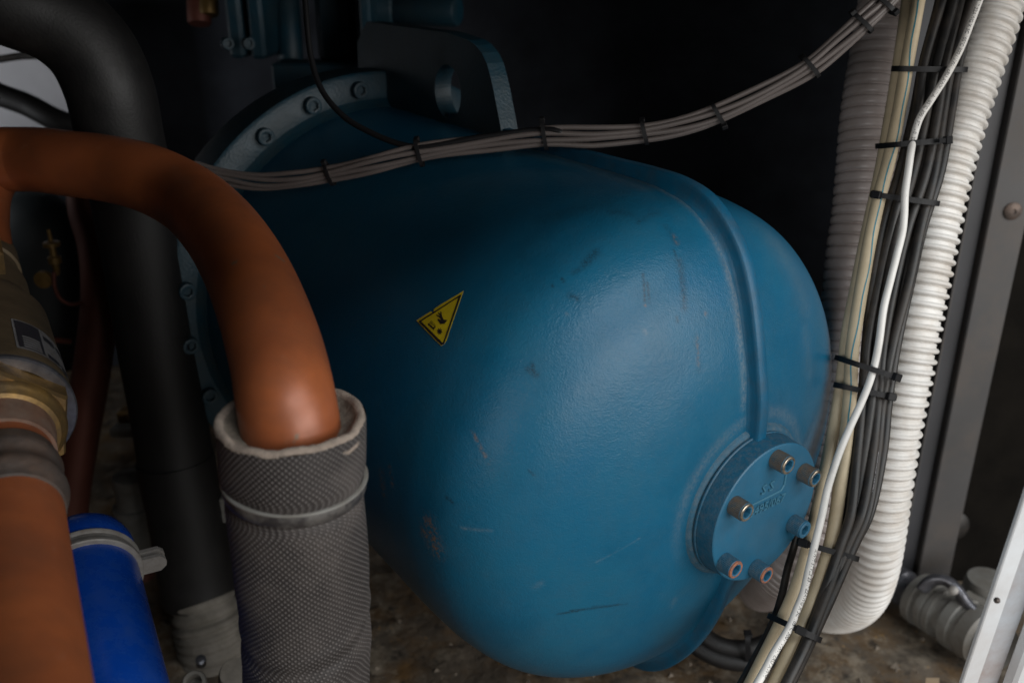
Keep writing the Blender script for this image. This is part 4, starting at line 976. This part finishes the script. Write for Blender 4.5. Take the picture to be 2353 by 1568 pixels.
dfm = emp('door_frame', (.42, .68, 0), 'white painted door-frame edge with rust stains at the lower right', 'door frame')
A_, B_ = at(2363, 1095, .772), at(2197, 1590, .875); up_ = nrm(A_-B_)
b0 = B_-up_*.5; t0 = A_+up_*.05
xa = nrm(np.array([1.0, .25, 0])); ya = nrm(np.cross(up_, xa)); 
def fpost(name, o0, o1, d0, d1, m, bev=.002):
    mb = MB(); c = (b0+t0)/2+xa*(o0+o1)/2+ya*(d0+d1)/2; obox(mb, c, xa, ya, up_, (o1-o0)/2, (d1-d0)/2, np.linalg.norm(t0-b0)/2, bev); return build(mb, name, m, dfm, smooth=False)
fpost('frame_flange', 0, .019, -.003, .002, M['frame_white'], .001)
fpost('frame_web', .0195, .052, .004, .009, M['frame_web'])
fpost('frame_face', .0525, .10, -.012, .003, M['frame_white'], .003)
for x, y in ((2290, 1378),):
    a = at(x, y, .80); mb = MB(); lathe(mb, [(-.001, .0028), (.002, .0024), (.0028, 0)], a, nrm(CAM-a), *perp(nrm(CAM-a))[1:], 14); build(mb, 'frame_rivet', M['oldsteel'], dfm)
tag(part('timber_offcut', M['timber'] if 'timber' in M else M['foam_cut'], lambda q: extr(q, [(0, 0), (.03, .02), (.05, .06), (.03, .06)], at(2125, 1600, 1.28)-ez*.04, ex, ey, ez, 0, .02), None), 'pale wedge of wood on the floor at the bottom right edge', 'offcut')

bv = emp('drain_valve', at(2180, 1450, 1.5), 'grey plastic drain valve with a dark steel lever on the floor', 'valve')
vd = nrm(at(2270, 1470, 1.42)-at(2135, 1385, 1.52)); c = at(2180, 1415, 1.475); X5, Y5, Z5 = perp(vd)
mb = MB(); lathe(mb, [(-.062, .0), (-.062, .036), (-.060, .044), (-.046, .044), (-.044, .033), (-.036, .033), (-.034, .043), (-.024, .043), (-.023, .039), (-.018, .039), (-.017, .043), (-.008, .043), (-.005, .034), (.010, .034), (.014, .045), (.030, .045), (.032, .041), (.042, .041), (.044, .045), (.066, .045), (.070, .034), (.10, .034)], c, X5, Y5, Z5, 44); build(mb, 'valve_body', M['pvc'], bv, sharp=30)
mb = MB(); lathe(mb, [(-.118, 0), (-.118, .026), (-.112, .031), (-.092, .031), (-.088, .024), (-.060, .022)], c, X5, Y5, Z5, 36); build(mb, 'valve_plug', M['dark_steel'], bv, sharp=30)
LVp = spline(pts([(2120, 1352, 1.47), (2140, 1333, 1.46), (2170, 1332, 1.45), (2198, 1352, 1.44), (2215, 1378, 1.435), (2235, 1400, 1.43)]), 40)[0]
mb = MB(); sweep(mb, LVp, .0150, 16, True, squash=.6); build(mb, 'lever', M['dark_steel'], bv)
mb = MB(); a = at(2190, 1355, 1.428); lathe(mb, [(0, .0075), (.004, .0070), (.006, .004), (.006, 0)], a, nrm(CAM-a), *perp(nrm(CAM-a))[1:], 18); build(mb, 'lever_nut', M['zinc'], bv, sharp=40)
tag(tube_obj('drain_pipe', pts([(2215, 1372, 1.47), (2262, 1398, 1.45), (2330, 1436, 1.42)]), .014, M['pvc'], 30, 20), 'thin grey pipe behind the drain valve', 'pipe')
mb = MB(); a = at(2262, 1362, 1.50); lathe(mb, [(-.08, .036), (.02, .036), (.03, .034), (.032, 0)], a, nrm(np.array([.05, -.1, 1])), ex, ey, 32)
tag(build(mb, 'grey_stub', M['pvc'], sharp=40), 'short grey plastic stub behind the drain valve, at the door frame', 'stub')
mb = MB(); a = at(2246, 1284, 1.50); lathe(mb, [(0, 0), (0, .030), (.012, .030), (.02, .018), (.021, 0)], np.array([a[0], 1.363, a[2]]), -ey, ex, ez, 28)
tag(build(mb, 'wall_grommet', M['cable_black'], sharp=40), 'round black grommet on the dark lining right of the post', 'grommet')

# loose grit on the floor
mb = MB()
for _ in range(350):
    x, y = random.uniform(-.3, 1.1), random.uniform(.75, 1.35); r = random.choice((.0015, .002, .003, .004, .006))*random.uniform(.7, 1.5)
    c = np.array([x, y, -.006+r*.4]); th0 = random.uniform(0, 6.28)
    q = [c+r*np.array([math.cos(th0+k*2.09)*random.uniform(.7, 1.2), math.sin(th0+k*2.09)*random.uniform(.7, 1.2), -.3]) for k in range(3)]+[c+np.array([r*random.uniform(-.3, .3), 0, r*.8])]
    mb.add(q, [(0, 2, 1), (0, 1, 3), (1, 2, 3), (2, 0, 3)])
g = build(mb, 'grit', M['foam_in'], smooth=False, loc=(0, 0, 0)); tag(g, 'loose grit and crumbs strewn over the dirty floor', 'grit', kind='stuff')
